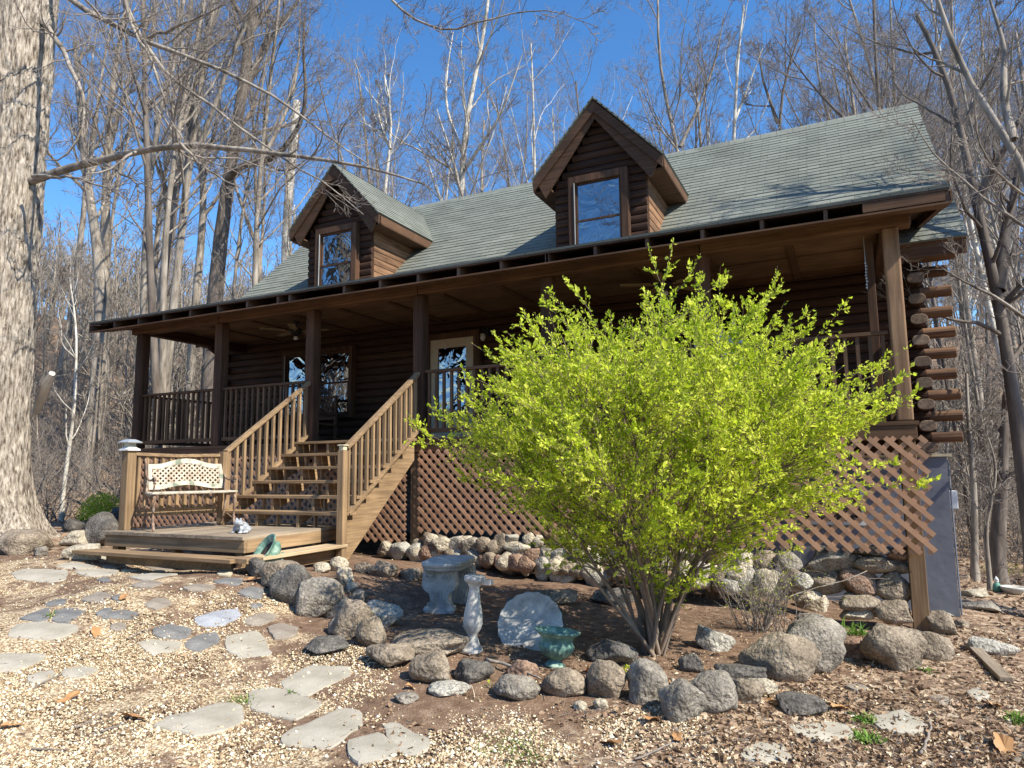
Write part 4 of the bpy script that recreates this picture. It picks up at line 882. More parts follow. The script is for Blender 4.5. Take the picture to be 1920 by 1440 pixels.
# ------------------------------------------------------------------ rocks
import bmesh
_ico = {}
def ico(n):
    if n not in _ico:
        bm = bmesh.new(); bmesh.ops.create_icosphere(bm, subdivisions=n, radius=1); V = np.array([v.co[:] for v in bm.verts]); F = np.array([[v.index for v in f.verts] for f in bm.faces]); bm.free(); _ico[n] = (V, F)
    return _ico[n]
def rock(name, c, size, m, seed, ang=.5, sub=4, rz=0., tiltm=None, label=None, cat='rock', group=None, rough=1.0):
    """c centre of the base, size (w, d, h) full extents; ang: 0 round .. 1 faceted"""
    r = np.random.default_rng(seed); V, F = ico(sub); V = V.copy()
    V = np.sign(V)*np.abs(V)**.9
    for _ in range(int(4+13*ang)):
        n = r.normal(size=3); n /= np.linalg.norm(n); d = r.uniform(.74-.26*ang, .92); s = V@n; k = s > d; V[k] -= ((s[k]-d)*(.85+.13*ang))[:, None]*n
    o = Vector(r.uniform(-50, 50, 3).tolist()); N = nrm(V)
    nz = np.array([mnoise.noise(Vector(v*1.3)+o)*.17+mnoise.noise(Vector(v*3.4)+o)*.075*rough+mnoise.noise(Vector(v*8)+o)*.032*rough for v in V]); V = V*(1+nz)[:, None]
    lo, hi = V.min(0), V.max(0); V = (V-(lo+hi)/2)/(hi-lo)*np.array(size)
    V[:, 2] += size[2]/2
    a = rz; V[:, :2] = V[:, :2]@np.array([[math.cos(a), math.sin(a)], [-math.sin(a), math.cos(a)]])
    if tiltm is not None: V = V@np.array(tiltm).T
    c = np.array(c, float); o_ = rawmesh(name, V, F, m, None, {'tint': np.full(len(V), r.random())}, True); o_.location = c
    return tag(o_, label, cat, group)
def rock_box(u0, v0, u1, v1, m, seed, ang=.5, dk=.8, label=None, group=None, y=None, sink=.26, name='boulder', cat='rock', flatk=None, **kw):
    """a rock that fills this much of the photo; on the ground, or in the upright plane y"""
    uc = (u0+u1)/2
    if y is None:
        P = at(uc, v1-(v1-v0)*.16); s = pxm(P); w_ = (u1-u0)/s*1.0; el = math.asin(min(1, (CP[2]-P[2])/np.linalg.norm(P-CP)))
        d_ = w_*dk; hp = (v1-v0)/s; h = 1.0*max((hp-d_*math.sin(el)*.75)/math.cos(el), .3*hp) if flatk is None else flatk
        P = P.copy(); P = P+np.array([CD[0], CD[1], 0])*d_*.22; P[2] = float(G(P[0], P[1]))-h*sink; h *= 1+sink
    else:
        P = ony(uc, v1, y); s = pxm(P); w_ = (u1-u0)/s; h = (v1-v0)/s; d_ = max(w_*dk, .13); P = P.copy(); P[2] -= .01
        w_ *= 1.09
    return rock(name, P, (w_, d_, h), ROCK[m], seed, ang, rz=kw.pop('rz', YAW*.6), label=label, cat=cat, group=group, **kw)
def words(k): return ordw(k)
border = [ # u0 v0 u1 v1 mat ang look
 (456,1050,502,1086,2,.5,'small dark'), (478,1056,562,1112,0,.3,'rounded tan'), (498,1068,592,1142,2,.7,'big dark blocky'), (533,1090,642,1168,1,.5,'largest grey lichened'), (597,1124,657,1168,1,.4,'grey wedge-shaped'),
 (606,1128,702,1208,0,.6,'leaning brown'), (664,1162,722,1222,0,.6,'upright brown'), (718,1183,880,1238,0,.4,'long low dark'), (676,1208,775,1260,0,.5,'rough brown'),
 (764,1228,850,1292,0,.3,'smooth tan'), (846,1240,926,1288,2,.5,'dark flat-topped'), (948,1240,1010,1285,4,.5,'rusty'), (923,1268,1014,1324,1,.3,'sloping grey'), (1015,1255,1102,1315,0,.2,'rounded brown'),
 (1097,1245,1180,1322,0,.3,'squarish brown'), (1178,1246,1258,1332,1,.4,'ridged grey'), (1240,1286,1330,1368,1,.5,'angular grey'), (1274,1229,1322,1266,2,.5,'small dark'), (1288,1266,1390,1348,1,.5,'cracked grey'),
 (1345,1241,1442,1284,2,.8,'flat dark'), (1378,1280,1440,1330,0,.4,'half-buried tan'), (1396,1272,1463,1310,3,.5,'pale'), (1463,1302,1556,1350,2,.8,'layered slab-like'), (1398,1190,1552,1288,0,.2,'biggest smooth tan'),
 (1462,1163,1600,1272,1,.2,'long smooth grey'), (1580,1200,1638,1243,4,.9,'flat rusty-red'), (1628,1180,1747,1272,0,.2,'smooth egg-shaped tan'), (1718,1188,1792,1244,0,.1,'rough round')]
for k, (a, b, c, d, m, an, lk) in enumerate(border):
    rock_box(a, b, c, d, m, 100+k, an, label=f'{lk} rock in the bed border, {words(k)} along it from the stair', group='border rocks around the shrub bed')
inner = [(1308,1176,1382,1228,5,.9,'pale angular rock lying right of the shrub base'), (1497,1149,1562,1174,1,.4,'grey rock behind the long smooth border rock'), (1497,1114,1556,1150,3,.8,'pale wedge rock at the foot of the stacked wall'),
 (1108,1104,1192,1142,2,.4,'dark rock in the shade left of the shrub stems'), (1000,1104,1086,1134,0,.3,'low brown rock in the middle of the bed'), (1100,1198,1200,1256,2,.9,'dark jagged rock between green urn and shrub base'), (628,1068,663,1102,3,.6,'yellowish lumpy rock behind the largest border rock'),
 (690,1054,746,1086,0,.5,'squared tan rock at the back of the bed'), (745,1068,792,1092,0,.5,'low tan rock behind the stone pedestal'), (664,1056,701,1078,0,.5,'small tan rock left of the squared tan one'), (645,1096,672,1112,3,.4,'small white rock at the back of the border'),
 (650,1110,686,1142,1,.8,'pointed grey rock behind the leaning brown one'), (676,1132,758,1184,5,.9,'pale leaning slab propped on the border rocks'), (565,1197,653,1233,2,.8,'flat dark stone outside the border'), (945,1126,1062,1196,2,.9,'dark slab standing behind the birdbath bowl'),
 (614,1046,652,1076,3,.3,'pale round rock at the foot of the stair newel'), (586,1056,620,1076,3,.3,'low pale rock left of the stair foot'), (1075,1315,1102,1334,3,.3,'small cream stone under the border'), (1112,1312,1142,1336,3,.5,'small pale stone under the border, right of the cream one'),
 (736,1300,786,1325,1,.3,'small grey stone alone on bare soil'), (800,1280,882,1312,5,.5,'low flat buried stone in front of the border'),
 (1740,1095,1784,1148,3,.7,'pale blocky rock on top right of the post'), (1746,1144,1796,1156,5,.9,'thin flat stone between two blocks by the post'), (1748,1152,1797,1198,0,.7,'grey-tan block at the bottom right of the post'), (1792,1162,1822,1179,0,.5,'small brown rock by the foundation corner'),
 (1826,1198,1912,1232,5,.9,'pale flat slab lying at the right edge'), (1808,1126,1882,1150,1,.6,'low grey rocks below the foundation corner'), (1812,1104,1860,1126,3,.6,'pale ledge stone by the foundation corner'),
 (-30,998,78,1048,0,.4,'big rock at the foot of the large tree'), (113,998,166,1030,3,.6,'pale green-grey block by the big tree'), (138,968,224,1034,2,.5,'dark grey rock leaning against the landing'), (114,1022,196,1054,3,.7,'yellow flat rock below the pale block'), (60,1026,90,1046,1,.4,'small grey stone at the big tree root'),
 (196,955,232,985,2,.6,'dark rock hidden behind the landing corner'), (112,975,150,1000,2,.4,'dark rock behind the pale block')]
for k, (a, b, c, d, m, an, lk) in enumerate(inner): rock_box(a, b, c, d, m, 300+k, an, label=lk, dk=.45 if 'slab' in lk else .8)
# dry stone wall under the lattice
wallst = [(717,1015,737,1031,3,.6),(725,1024,751,1043,0,.6),(747,1018,771,1046,3,.6),(770,1010,793,1032,0,.4),(790,998,822,1026,0,.6),(769,1025,808,1055,3,.5),(811,1007,847,1033,3,.6),(846,1024,874,1050,5,.9),(861,1005,888,1027,3,.4),(889,1024,906,1052,0,.5),(894,1007,919,1032,0,.6),
 (926,1000,952,1040,0,.6),(941,1040,972,1078,0,.4),(946,1016,998,1032,3,.8),(946,1002,972,1017,5,.6),(981,999,1001,1018,3,.6),(999,1003,1018,1027,3,.8),(981,1026,1024,1064,4,.4),(975,1044,999,1077,0,.7),(1004,1056,1031,1085,3,.6),(1031,1008,1067,1039,4,.7),(1064,1008,1082,1027,3,.6),(1029,1040,1064,1066,3,.9),
 (1030,1060,1070,1090,5,.8),(1046,1073,1082,1093,3,.7),(1019,1032,1037,1056,3,.5),(1076,1056,1096,1078,0,.6),(1096,1060,1156,1104,5,.7),(1080,1020,1106,1044,3,.6),(825,1034,847,1052,3,.4),(806,1030,828,1044,0,.5),(870,1050,892,1064,0,.4),(905,1036,928,1058,0,.6),(925,1040,945,1064,4,.6),
 (1104,1012,1140,1040,0,.6),(1140,1018,1172,1050,3,.6),(1172,1014,1206,1046,4,.5),(1150,1050,1184,1082,0,.6),(1182,1046,1216,1080,3,.5),(1212,1020,1248,1052,0,.6),(1214,1052,1252,1090,5,.5),(1248,1022,1290,1058,3,.6),(1252,1058,1290,1098,0,.5),(1290,1024,1330,1060,0,.6),(1292,1060,1334,1104,3,.6),(1330,1028,1368,1064,4,.5),(1334,1064,1376,1110,0,.5),
 (1368,1030,1410,1068,3,.6),(1376,1068,1420,1116,5,.5),(1410,1032,1456,1070,0,.5),(1420,1070,1464,1118,3,.5),(1456,1034,1500,1068,1,.5),(1462,1068,1504,1112,0,.5)]
for u in range(712, 1490, 24):
    b_ = 1048+(u-790)*.105; q = random.uniform(-4, 4)
    wallst += [(u+q, b_-26, u+q+random.uniform(26, 38), b_+4, random.choice([0, 3, 3, 5, 4]), .6)]
    if u > 770: wallst += [(u+q+9, b_-47, u+q+random.uniform(32, 44), b_-20, random.choice([0, 3, 3, 5, 1]), .6)]
wallst.sort(key=lambda q: q[0])
up = lo = 0
for k, (a, b, c, d, m, an) in enumerate(wallst):
    hi = b < 1036; j = up if hi else lo
    if hi: up += 1
    else: lo += 1
    yy = (-.22 if hi else -.36)+random.uniform(0, .16)
    rock_box(a-1, b-2, c+1, d+2, m, 500+k, an, y=yy, dk=.9, name='wall_stone', cat='stone', sub=3, label=f"{['tan','grey','dark','pale','reddish','whitish'][m]} stone in the {'upper' if hi else 'lower'} part of the wall under the lattice, {words(j)} from left", group='dry stone wall under the lattice')
# boulders stacked left of the end support post
stack = [(1517,1024,1603,1075,1,.6,'top left'),(1605,1038,1680,1075,0,.4,'wide top'),(1672,1048,1710,1075,1,.4,'small top right'),(1664,1024,1707,1051,4,.5,'rusty topmost'),(1502,1062,1582,1113,0,.3,'left rounded'),(1578,1062,1651,1118,4,.2,'knobbly middle'),(1647,1070,1712,1132,0,.2,'tall rounded'),
 (1576,1112,1646,1144,0,.4,'low middle'),(1642,1123,1707,1168,0,.4,'bottom right'),(1579,1136,1637,1160,3,.8,'thin pale bottom'),(1600,1022,1668,1042,2,.4,'dark top'),(1502,1106,1540,1122,3,.6,'flat left')]
for k, (a, b, c, d, m, an, lk) in enumerate(stack):
    rock_box(a, b-1, c, d+1, m, 700+k, an, y=.10 if b < 1100 else -.02, dk=.8, name='wall_stone', cat='stone', label=f'{lk} stone of the stacked boulders left of the end support post', group='stacked boulders by the end post')

# ------------------------------------------------------------------ flagstones
FPOLY = []
def inflag(P):
    ins = np.zeros(len(P), bool)
    for Q in FPOLY:
        lo, hi = Q.min(0), Q.max(0); k = np.nonzero((P[:, 0] > lo[0])&(P[:, 0] < hi[0])&(P[:, 1] > lo[1])&(P[:, 1] < hi[1]))[0]
        if not len(k): continue
        c = Q.mean(0); Q2 = c+(Q-c)*.95; x, y = P[k, 0][:, None], P[k, 1][:, None]; x0, y0 = Q2[:, 0], Q2[:, 1]; x1, y1 = np.roll(x0, -1), np.roll(y0, -1)
        cr = ((y0 > y) != (y1 > y))&(x < (x1-x0)*(y-y0)/(y1-y0+1e-12)+x0); ins[k] |= (cr.sum(1) % 2).astype(bool)
    return ins
def flag(pts, z, off, m, look):
    U = [(p[0]/z+off[0], p[1]/z+off[1]) for p in pts]; W = [at(u, v) for u, v in U]; C = np.mean(W, 0); n = len(W)
    # rounded irregular outline
    out = []
    for i in range(n):
        A, B_ = W[i], W[(i+1) % n]; L = np.linalg.norm(B_-A); s = max(2, int(L/.05))
        for j in range(s):
            t = j/s; p = A*(1-t)+B_*t; out.append(p)
    out = np.array(out)[:, :2]
    out = out+(out-out.mean(0))*.06+.018*np.array([(mnoise.noise(Vector((a*6, b*6, 3))), mnoise.noise(Vector((a*6, b*6, 8)))) for a, b in out]); out = .2*np.roll(out, 1, 0)+.6*out+.2*np.roll(out, -1, 0); out += rng.normal(size=out.shape)*.004; c2 = out.mean(0); th = .007+.008*rng.random(); k = len(out)
    zz = lambda P, d: np.c_[P, G(P[:, 0], P[:, 1])+d]
    up_, low = zz(c2+(out-c2)*.975, th), zz(out, th-.010); bot = zz(out*1.0, -.05); rings = [bot, low, up_, zz(c2+(out-c2)*.8, th+.004), zz(c2+(out-c2)*.45, th+.005)]
    for q in (2, 3, 4): rings[q][:, 2] += [.003*mnoise.noise(Vector((p[0]*7, p[1]*7, 0))) for p in rings[q]]
    V = np.concatenate(rings+[zz(c2[None], th+.005)]); F = []
    for r in range(4): F += [(r*k+i, r*k+(i+1) % k, (r+1)*k+(i+1) % k, (r+1)*k+i) for i in range(k)]
    F += [(4*k+i, 4*k+(i+1) % k, 5*k) for i in range(k)]
    me = bpy.data.meshes.new('flagstone'); FPOLY.append(out.copy()); o3 = np.array([c2[0], c2[1], float(G(*c2))]); me.from_pydata((V-o3).tolist(), [], F)
    me.attributes.new('tint', 'FLOAT', 'POINT').data.foreach_set('value', np.full(len(V), rng.random(), np.float32))
    o = finish(me, 'flagstone', ROCKF[m], None, False); o.location = o3; return o, U
ROCKF = [mat('pale_flag', [(.3, (.25, .225, .175)), (.5, (.35, .32, .26)), (.7, (.44, .405, .335))], (3, 3, 3), .95, .7, 9, (220, .16), bscale=160, bdist=.004),
         mat('dark_flag', [(.3, (.10, .098, .095)), (.7, (.23, .225, .215))], (5, 5, 5), .9, .8, 9, (90, .2), bscale=50, bdist=.006),
         mat('brown_flag', [(.3, (.17, .14, .11)), (.7, (.32, .28, .23))], (5, 5, 5), .92, .8, 9, (90, .2), bscale=50, bdist=.006),
         mat('bluish_flag', [(.3, (.20, .21, .235)), (.7, (.38, .395, .42))], (5, 5, 5), .9, .8, 9, (90, .2), bscale=50, bdist=.006),
         mat('yellowish_flag', [(.3, (.34, .29, .19)), (.7, (.56, .50, .36))], (5, 5, 5), .9, .8, 9, (90, .2), bscale=50, bdist=.006)]
s2 = 3.273; A0, A1, A2 = (0, 1000), (440, 1000), (1360, 1000)
flags = [([(280,925),(470,822),(600,838),(690,832),(705,890),(620,925),(540,960),(450,1010),(330,978)],A1,0),([(100,975),(210,960),(320,965),(380,1010),(540,1038),(500,1085),(370,1150),(95,1092)],A1,0),([(290,1280),(330,1225),(430,1190),(560,1130),(650,1090),(720,1095),(770,1110),(790,1190),(700,1235),(640,1290),(580,1340),(480,1312),(300,1312)],A1,0),
 ([(905,1190),(1000,1175),(1040,1205),(1100,1232),(1215,1275),(1190,1330),(1070,1375),(980,1330),(935,1260)],A1,0),([(690,1290),(880,1240),(940,1280),(1000,1330),(990,1390),(760,1425),(700,1380)],A1,0),([(-60,640),(0,625),(130,610),(180,640),(190,680),(225,750),(60,775),(-50,725)],A1,0),
 ([(935,1200),(1050,1130),(1160,1120),(1320,1060),(1470,1065),(1500,1150),(1370,1220),(1190,1265),(1100,1235)],A0,0),([(50,645),(95,570),(250,555),(460,580),(480,605),(330,665)],A0,0),([(-40,760),(230,745),(290,765),(200,820),(60,855),(-60,860)],A0,0),([(840,680),(900,660),(1110,675),(1080,740),(920,745)],A0,0),
 ([(1130,690),(1200,640),(1330,615),(1335,680),(1230,735),(1150,725)],A0,1),([(940,600),(1010,570),(1190,590),(1150,650),(1110,670),(960,640)],A0,1),([(1190,530),(1290,490),(1470,470),(1480,510),(1350,580),(1210,570)],A0,3),([(110,530),(270,470),(300,468),(310,540),(240,548)],A0,1),([(335,480),(420,465),(520,485),(420,555),(330,550)],A0,1),
 ([(600,530),(680,485),(800,485),(865,510),(780,540)],A0,1),([(75,250),(150,225),(410,230),(400,290),(290,305),(110,285)],A0,0),([(270,440),(330,410),(410,410),(390,440),(290,455)],A0,1),([(490,410),(600,365),(690,375),(640,425),(530,425)],A0,2),([(880,440),(950,405),(1030,410),(1060,440),(960,475)],A0,2),
 ([(1110,340),(1200,318),(1320,330),(1290,355),(1150,360)],A0,2),([(1305,300),(1400,275),(1490,290),(1470,330),(1350,320)],A0,1),([(1450,370),(1540,335),(1620,350),(1600,410),(1500,400)],A0,1),([(1485,540),(1620,490),(1710,510),(1640,565),(1540,575)],A0,2),([(1640,580),(1720,560),(1830,585),(1810,640),(1690,655)],A0,2),
 ([(330,210),(450,180),(600,210),(480,228)],A0,0),([(450,240),(600,222),(730,232),(700,258),(560,270)],A0,0),([(620,200),(780,170),(830,192),(700,212)],A0,2),([(740,228),(860,215),(875,228),(760,240)],A0,4),([(890,205),(1000,190),(1120,200),(1130,215),(990,240)],A0,2),([(800,330),(900,290),(1000,310),(930,340)],A0,2),
 ([(1030,195),(1130,180),(1140,200),(1060,212)],A0,4),([(1155,200),(1290,190),(1310,215),(1190,228)],A0,4),([(780,270),(950,248),(1080,255),(900,298)],A0,0),([(590,285),(660,270),(680,300),(620,305)],A0,1),([(140,900),(250,870),(330,862),(345,890),(200,930)],A0,0),([(380,845),(560,820),(610,850),(480,900),(390,890)],A0,0),([(1530,440),(1600,435),(1615,460),(1540,470)],A0,1),
 ([(660,570),(760,560),(770,600),(700,620)],A0,2),([(570,500),(650,462),(690,470),(640,520)],A0,1),([(670,400),(720,380),(780,385),(740,425)],A0,1),([(1350,230),(1440,235),(1420,268),(1330,262)],A0,4),([(600,120),(700,135),(740,170),(620,180),(580,150)],A0,0),([(760,110),(830,105),(850,140),(790,150)],A0,4),
 ([(890,1130),(990,1120),(1080,1095),(1150,1140),(1260,1190),(1160,1250),(950,1210)],A2,0),([(380,1190),(500,1185),(620,1165),(760,1190),(780,1260),(560,1285),(420,1230)],A2,0),([(90,1340),(230,1280),(360,1310),(430,1390),(300,1425),(120,1400)],A2,0),([(1240,1010),(1330,1000),(1410,1050),(1330,1060)],A2,2),([(1480,980),(1550,950),(1640,1010),(1540,1035)],A2,0),([(720,945),(800,930),(900,960),(820,985)],A2,2)]
FO = []
for pts, off, m in flags: o, U = flag(pts, s2, off, m, ''); u_, v_ = np.mean(U, 0); FO.append((u_, v_, o, m))
for name_, lo_, hi_ in (('back row by the landing', 0, 1092), ('second row', 1092, 1165), ('third row', 1165, 1262), ('front row', 1262, 2000)):
    row = sorted([q for q in FO if lo_ <= q[1] < hi_ and q[0] < 1200], key=lambda q: q[0])
    for i, q in enumerate(row): tag(q[2], f"{['pale grey','dark grey','brownish','bluish','yellowish'][q[3]]} flagstone in the gravel, {words(i)} from left in the {name_}", 'flagstone', 'flagstones of the gravel path')
for i, q in enumerate(sorted([q for q in FO if q[0] >= 1200], key=lambda q: q[0])): tag(q[2], f"{['pale grey','dark grey','brownish'][q[3]]} flagstone among leaves at lower right, {words(i)} from left", 'flagstone', 'flagstones among the leaves')

# ------------------------------------------------------------------ garden ornaments
def spin(ax, a): return np.array(Matrix.Rotation(a, 3, ax))
# low stone bench end: moulded slab on a scrolled foot
P = at(826, 1150); P[2] = float(G(P[0], P[1])); s = 1/pxm(P)
bn = empty('stone_bench', tuple(P), 'grey weathered concrete bench with moulded top and scroll-carved foot standing in the bed', 'bench'); rzb = .25
Mz = spin('Z', rzb); hh = 96*s
m_ = MB(); n = 60
def wavy(k, zz, rr): 
    out = []
    for i in range(n):
        t = 2*math.pi*i/n; x = math.copysign(abs(math.cos(t))**.45, math.cos(t))*.215*rr; y = math.copysign(abs(math.sin(t))**.45, math.sin(t))*.33*rr
        out.append((x, y, zz+.002*math.sin(9*t)))
    return out
rings = [(hh-.085, .86), (hh-.08, .93), (hh-.062, .97), (hh-.056, .93), (hh-.045, 1.0), (hh-.012, 1.01), (hh-.002, .97), (hh, .90), (hh+.002, .5)]
V = []; 
for z_, r_ in rings: V += wavy(0, z_, r_)
F = [(i*n+j, i*n+(j+1) % n, (i+1)*n+(j+1) % n, (i+1)*n+j) for i in range(len(rings)-1) for j in range(n)]+[tuple(range(n))[::-1], tuple((len(rings)-1)*n+j for j in range(n))]
V = np.array(V)@Mz.T+P+np.array([0, .16, 0]); m_.add(V, F); m_.build('seat', M_conc, bn, True)
for yo in (0., .36):
    m_ = MB(); prof = [(-.10, 0), (.10, 0), (.135, .015), (.14, .06), (.105, .085), (.085, .13), (.10, .19), (.15, .225), (.17, .27), (.155, hh-.085), (-.155, hh-.085), (-.17, .27), (-.15, .225), (-.10, .19), (-.085, .13), (-.105, .085), (-.14, .06), (-.135, .015)]
    off = P+np.array([0, yo, 0]); m_.prism([(p, q) for p, q in prof], 'y', -.06, .06)
    # carved volutes and acanthus ribs on the face
    for sg in (-1, 1):
        t = np.linspace(0, 3.6*math.pi, 40); rr = .050*(1-t/t[-1])+.006; m_.tube(np.c_[sg*(.085+rr*np.cos(t)), np.full(40, -.064), hh-.145+rr*np.sin(t)], .011, 6)
        for q in range(4): tt = np.linspace(0, 1, 10); m_.tube(np.c_[sg*(.02+.028*q+.035*tt**2), np.full(10, -.062), .20-.03*q-(.15-.03*q)*tt], .010*(1.15-tt*.5), 6)
        m_.lathe([(.001, -.03), (.035, -.02), (.045, .01), (.03, .035), (.001, .045)], (sg*.115, -.05, .03), 12)
    m_.v = [v@Mz.T+off for v in m_.v]; m_.build('foot', M_conc, bn, False, .006)
# baluster column of a birdbath
P = at(884, 1222); s = 1/pxm(P); H_ = 140*s; cl = empty('birdbath_column', tuple(P), 'white-grey concrete baluster pedestal with flared foot, standing without its bowl', 'pedestal')
prof = [(0, .0), (.088, 0), (.09, .02), (.085, .035), (.075, .04), (.072, .055), (.06, .09), (.045, .13), (.043, .15), (.055, .17), (.074, .20), (.083, .24), (.084, .28), (.078, .33), (.065, .40), (.052, .48), (.045, .54), (.045, .56), (.052, .575), (.052, .585), (.07, .60), (.084, .615), (.084, .65), (.078, .655), (0, .656)]
def sqr(th, z): return 1.0 if z < .56*H_/.656 and z > .06*H_/.656 else 1+.11*abs(math.sin(2*th))**.8
m_ = MB(); k = H_/.656; m_.lathe([(r*k*1.02, z*k) for r, z in prof], P, 40, M=spin('Y', .06), rad=sqr); m_.build('pedestal', M_conc, cl, True)
m_ = MB(); m_.box(P+np.array([.12, .03, H_-.05]), (.09, .06, .035)); m_.build('clip', flat('pale_tab', (.6, .57, .52)), cl)
# bowl leaning on the dark slab
P = at(990, 1215); s = 1/pxm(P); rb = 62*s; prof = [(.0, 0), (.35, .01), (.7, .05), (.95, .12), (1.0, .14), (1.02, .12), (.97, .09), (.7, .01), (.35, -.04), (.2, -.10), (0, -.10)]
tm = spin('Z', YAW*.5)@spin('X', 1.02); P[2] += rb*.58
m_ = MB(); m_.lathe([(r*rb, z*rb) for r, z in prof], (0, 0, 0), 64, M=tm, rad=lambda t, z: 1+.018*math.cos(18*t)); ob = m_.build('birdbath_bowl', M_conc, None, True); ob.location = P+np.array([-.02, .10, 0]); tag(ob, 'round pale concrete birdbath bowl tipped on edge against a dark slab', 'birdbath bowl')
# green urns
def urn(P, sc, M_, label, zk=1.5):
    P = np.array(P); o_ = empty('garden_urn', tuple(P), label, 'urn', 'green garden urns')
    prof = [(0, 0), (.42, 0), (.46, .04), (.40, .10), (.26, .16), (.24, .20), (.34, .24), (.62, .36), (.76, .52), (.78, .60), (.74, .66), (.70, .74), (.74, .84), (.92, .94), (1.0, .97), (1.0, 1.02), (.93, 1.03), (.82, .99), (.70, .90), (.62, .80), (0, .70)]
    def fl(t, z): q = z/sc/zk; return 1+(.05*abs(math.sin(11*t))-.01 if .22 < q < .62 else (.012*math.sin(20*t) if .9 < q < 1.0 else 0))
    m_ = MB(); m_.lathe([(r*sc, z*sc*zk) for r, z in prof], P, 88, M=M_, rad=fl); m_.build('pot', M_green, o_, True)
    m_ = MB(); m_.lathe([(0, .76*sc*zk), (.60*sc, .77*sc*zk), (.58*sc, .82*sc*zk), (.3*sc, .84*sc*zk), (0, .83*sc*zk)], P, 24, M=M_); m_.build('potting_soil', flat('wet_soil', (.05, .035, .025), .9), o_, True)
P = at(1040, 1250); s = 1/pxm(P); urn(P, 43*s, spin('X', -.10)@spin('Y', .07), 'green verdigris urn with fluted belly standing upright in front of the bowl')
P = at(513, 1050); P = np.array([5.98, -3.02, -1.43]); P = onz(522, 1048, -1.40); s = 1/pxm(P); ax = Vector((-CR*.62+np.array([0, 0, .60])-CD*.50).tolist()).normalized(); P = onz(500, 1034, -1.27); s = 1/pxm(P); urn(P-np.array(ax)*30*s, 33*s, np.array(ax.to_track_quat('Z', 'Y').to_matrix()), 'green verdigris urn tipped over beside the landing step', 1.15)
# stone frog on the landing
P = onz(452, 999, LZ+.003); s = 1/pxm(P); fz = 28*s
def blob(parts, name, m, label, cat, loc, vox):
    m_ = MB(); V0, F0 = ico(3)
    for c, r in parts: m_.add(V0*np.array(r)+np.array(c), F0.tolist())
    o = m_.build(name, m, None, True); o.location = loc; rm = o.modifiers.new('r', 'REMESH'); rm.mode = 'VOXEL'; rm.voxel_size = vox; rm.use_smooth_shade = True
    sm = o.modifiers.new('s', 'SMOOTH'); sm.iterations = 3; return tag(o, label, cat)
f = fz
blob([((0,.05*f,.38*f),(.42*f,.50*f,.36*f)), ((.10*f,-.30*f,.66*f),(.34*f,.30*f,.24*f)), ((-.08*f,-.34*f,.90*f),(.10*f,.10*f,.11*f)), ((.28*f,-.34*f,.90*f),(.10*f,.10*f,.11*f)), ((-.42*f,.10*f,.24*f),(.20*f,.36*f,.24*f)), ((.45*f,.10*f,.24*f),(.20*f,.36*f,.24*f)),
      ((-.26*f,-.36*f,.22*f),(.09*f,.10*f,.24*f)), ((.34*f,-.36*f,.22*f),(.09*f,.10*f,.24*f)), ((-.28*f,-.46*f,.05*f),(.14*f,.16*f,.06*f)), ((.36*f,-.46*f,.05*f),(.14*f,.16*f,.06*f)), ((-.5*f,-.16*f,.06*f),(.16*f,.2*f,.07*f)), ((.55*f,-.16*f,.06*f),(.16*f,.2*f,.07*f))],
     'frog_figurine', mat('grey_stone_figurine', [(.35, (.16, .18, .21)), (.65, (.46, .48, .50))], (30, 30, 30), .8, .3), 'small grey stone frog sitting on the front edge of the landing', 'figurine', P, .007)
# gnome and basin far right
P = at(1672, 1112); P = at(1870, 1108); s = 1/pxm(P); g = 26*s
gn = empty('garden_gnome', tuple(P), 'tiny white and green garden figurine by a basin at the right edge', 'figurine')
m_ = MB(); m_.lathe([(0, 0), (.26*g, 0), (.30*g, .1*g), (.24*g, .45*g), (.12*g, .6*g), (0, .62*g)], P, 16); m_.build('body', flat('figurine_green', (.10, .26, .20)), gn, True)
m_ = MB(); V0, F0 = ico(3); m_.add(V0*.15*g+P+[0, 0, .70*g], F0.tolist()); m_.build('head', flat('figurine_white', (.72, .70, .66)), gn, True)
m_ = MB(); m_.lathe([(.17*g, .76*g), (.10*g, .9*g), (0, 1.05*g)], P, 14); m_.build('hat', flat('figurine_white2', (.70, .72, .70)), gn, True)
P = at(1900, 1112); s = 1/pxm(P); m_ = MB(); m_.lathe([(0, 0), (14*s, 0), (20*s, 9*s), (21*s, 12*s), (18*s, 12*s), (13*s, 3*s), (0, 3*s)], (0, 0, 0), 24); o = m_.build('basin', flat('basin_grey', (.45, .44, .40)), None, True); o.location = P; tag(o, 'shallow grey basin on the ground at the right edge', 'basin')

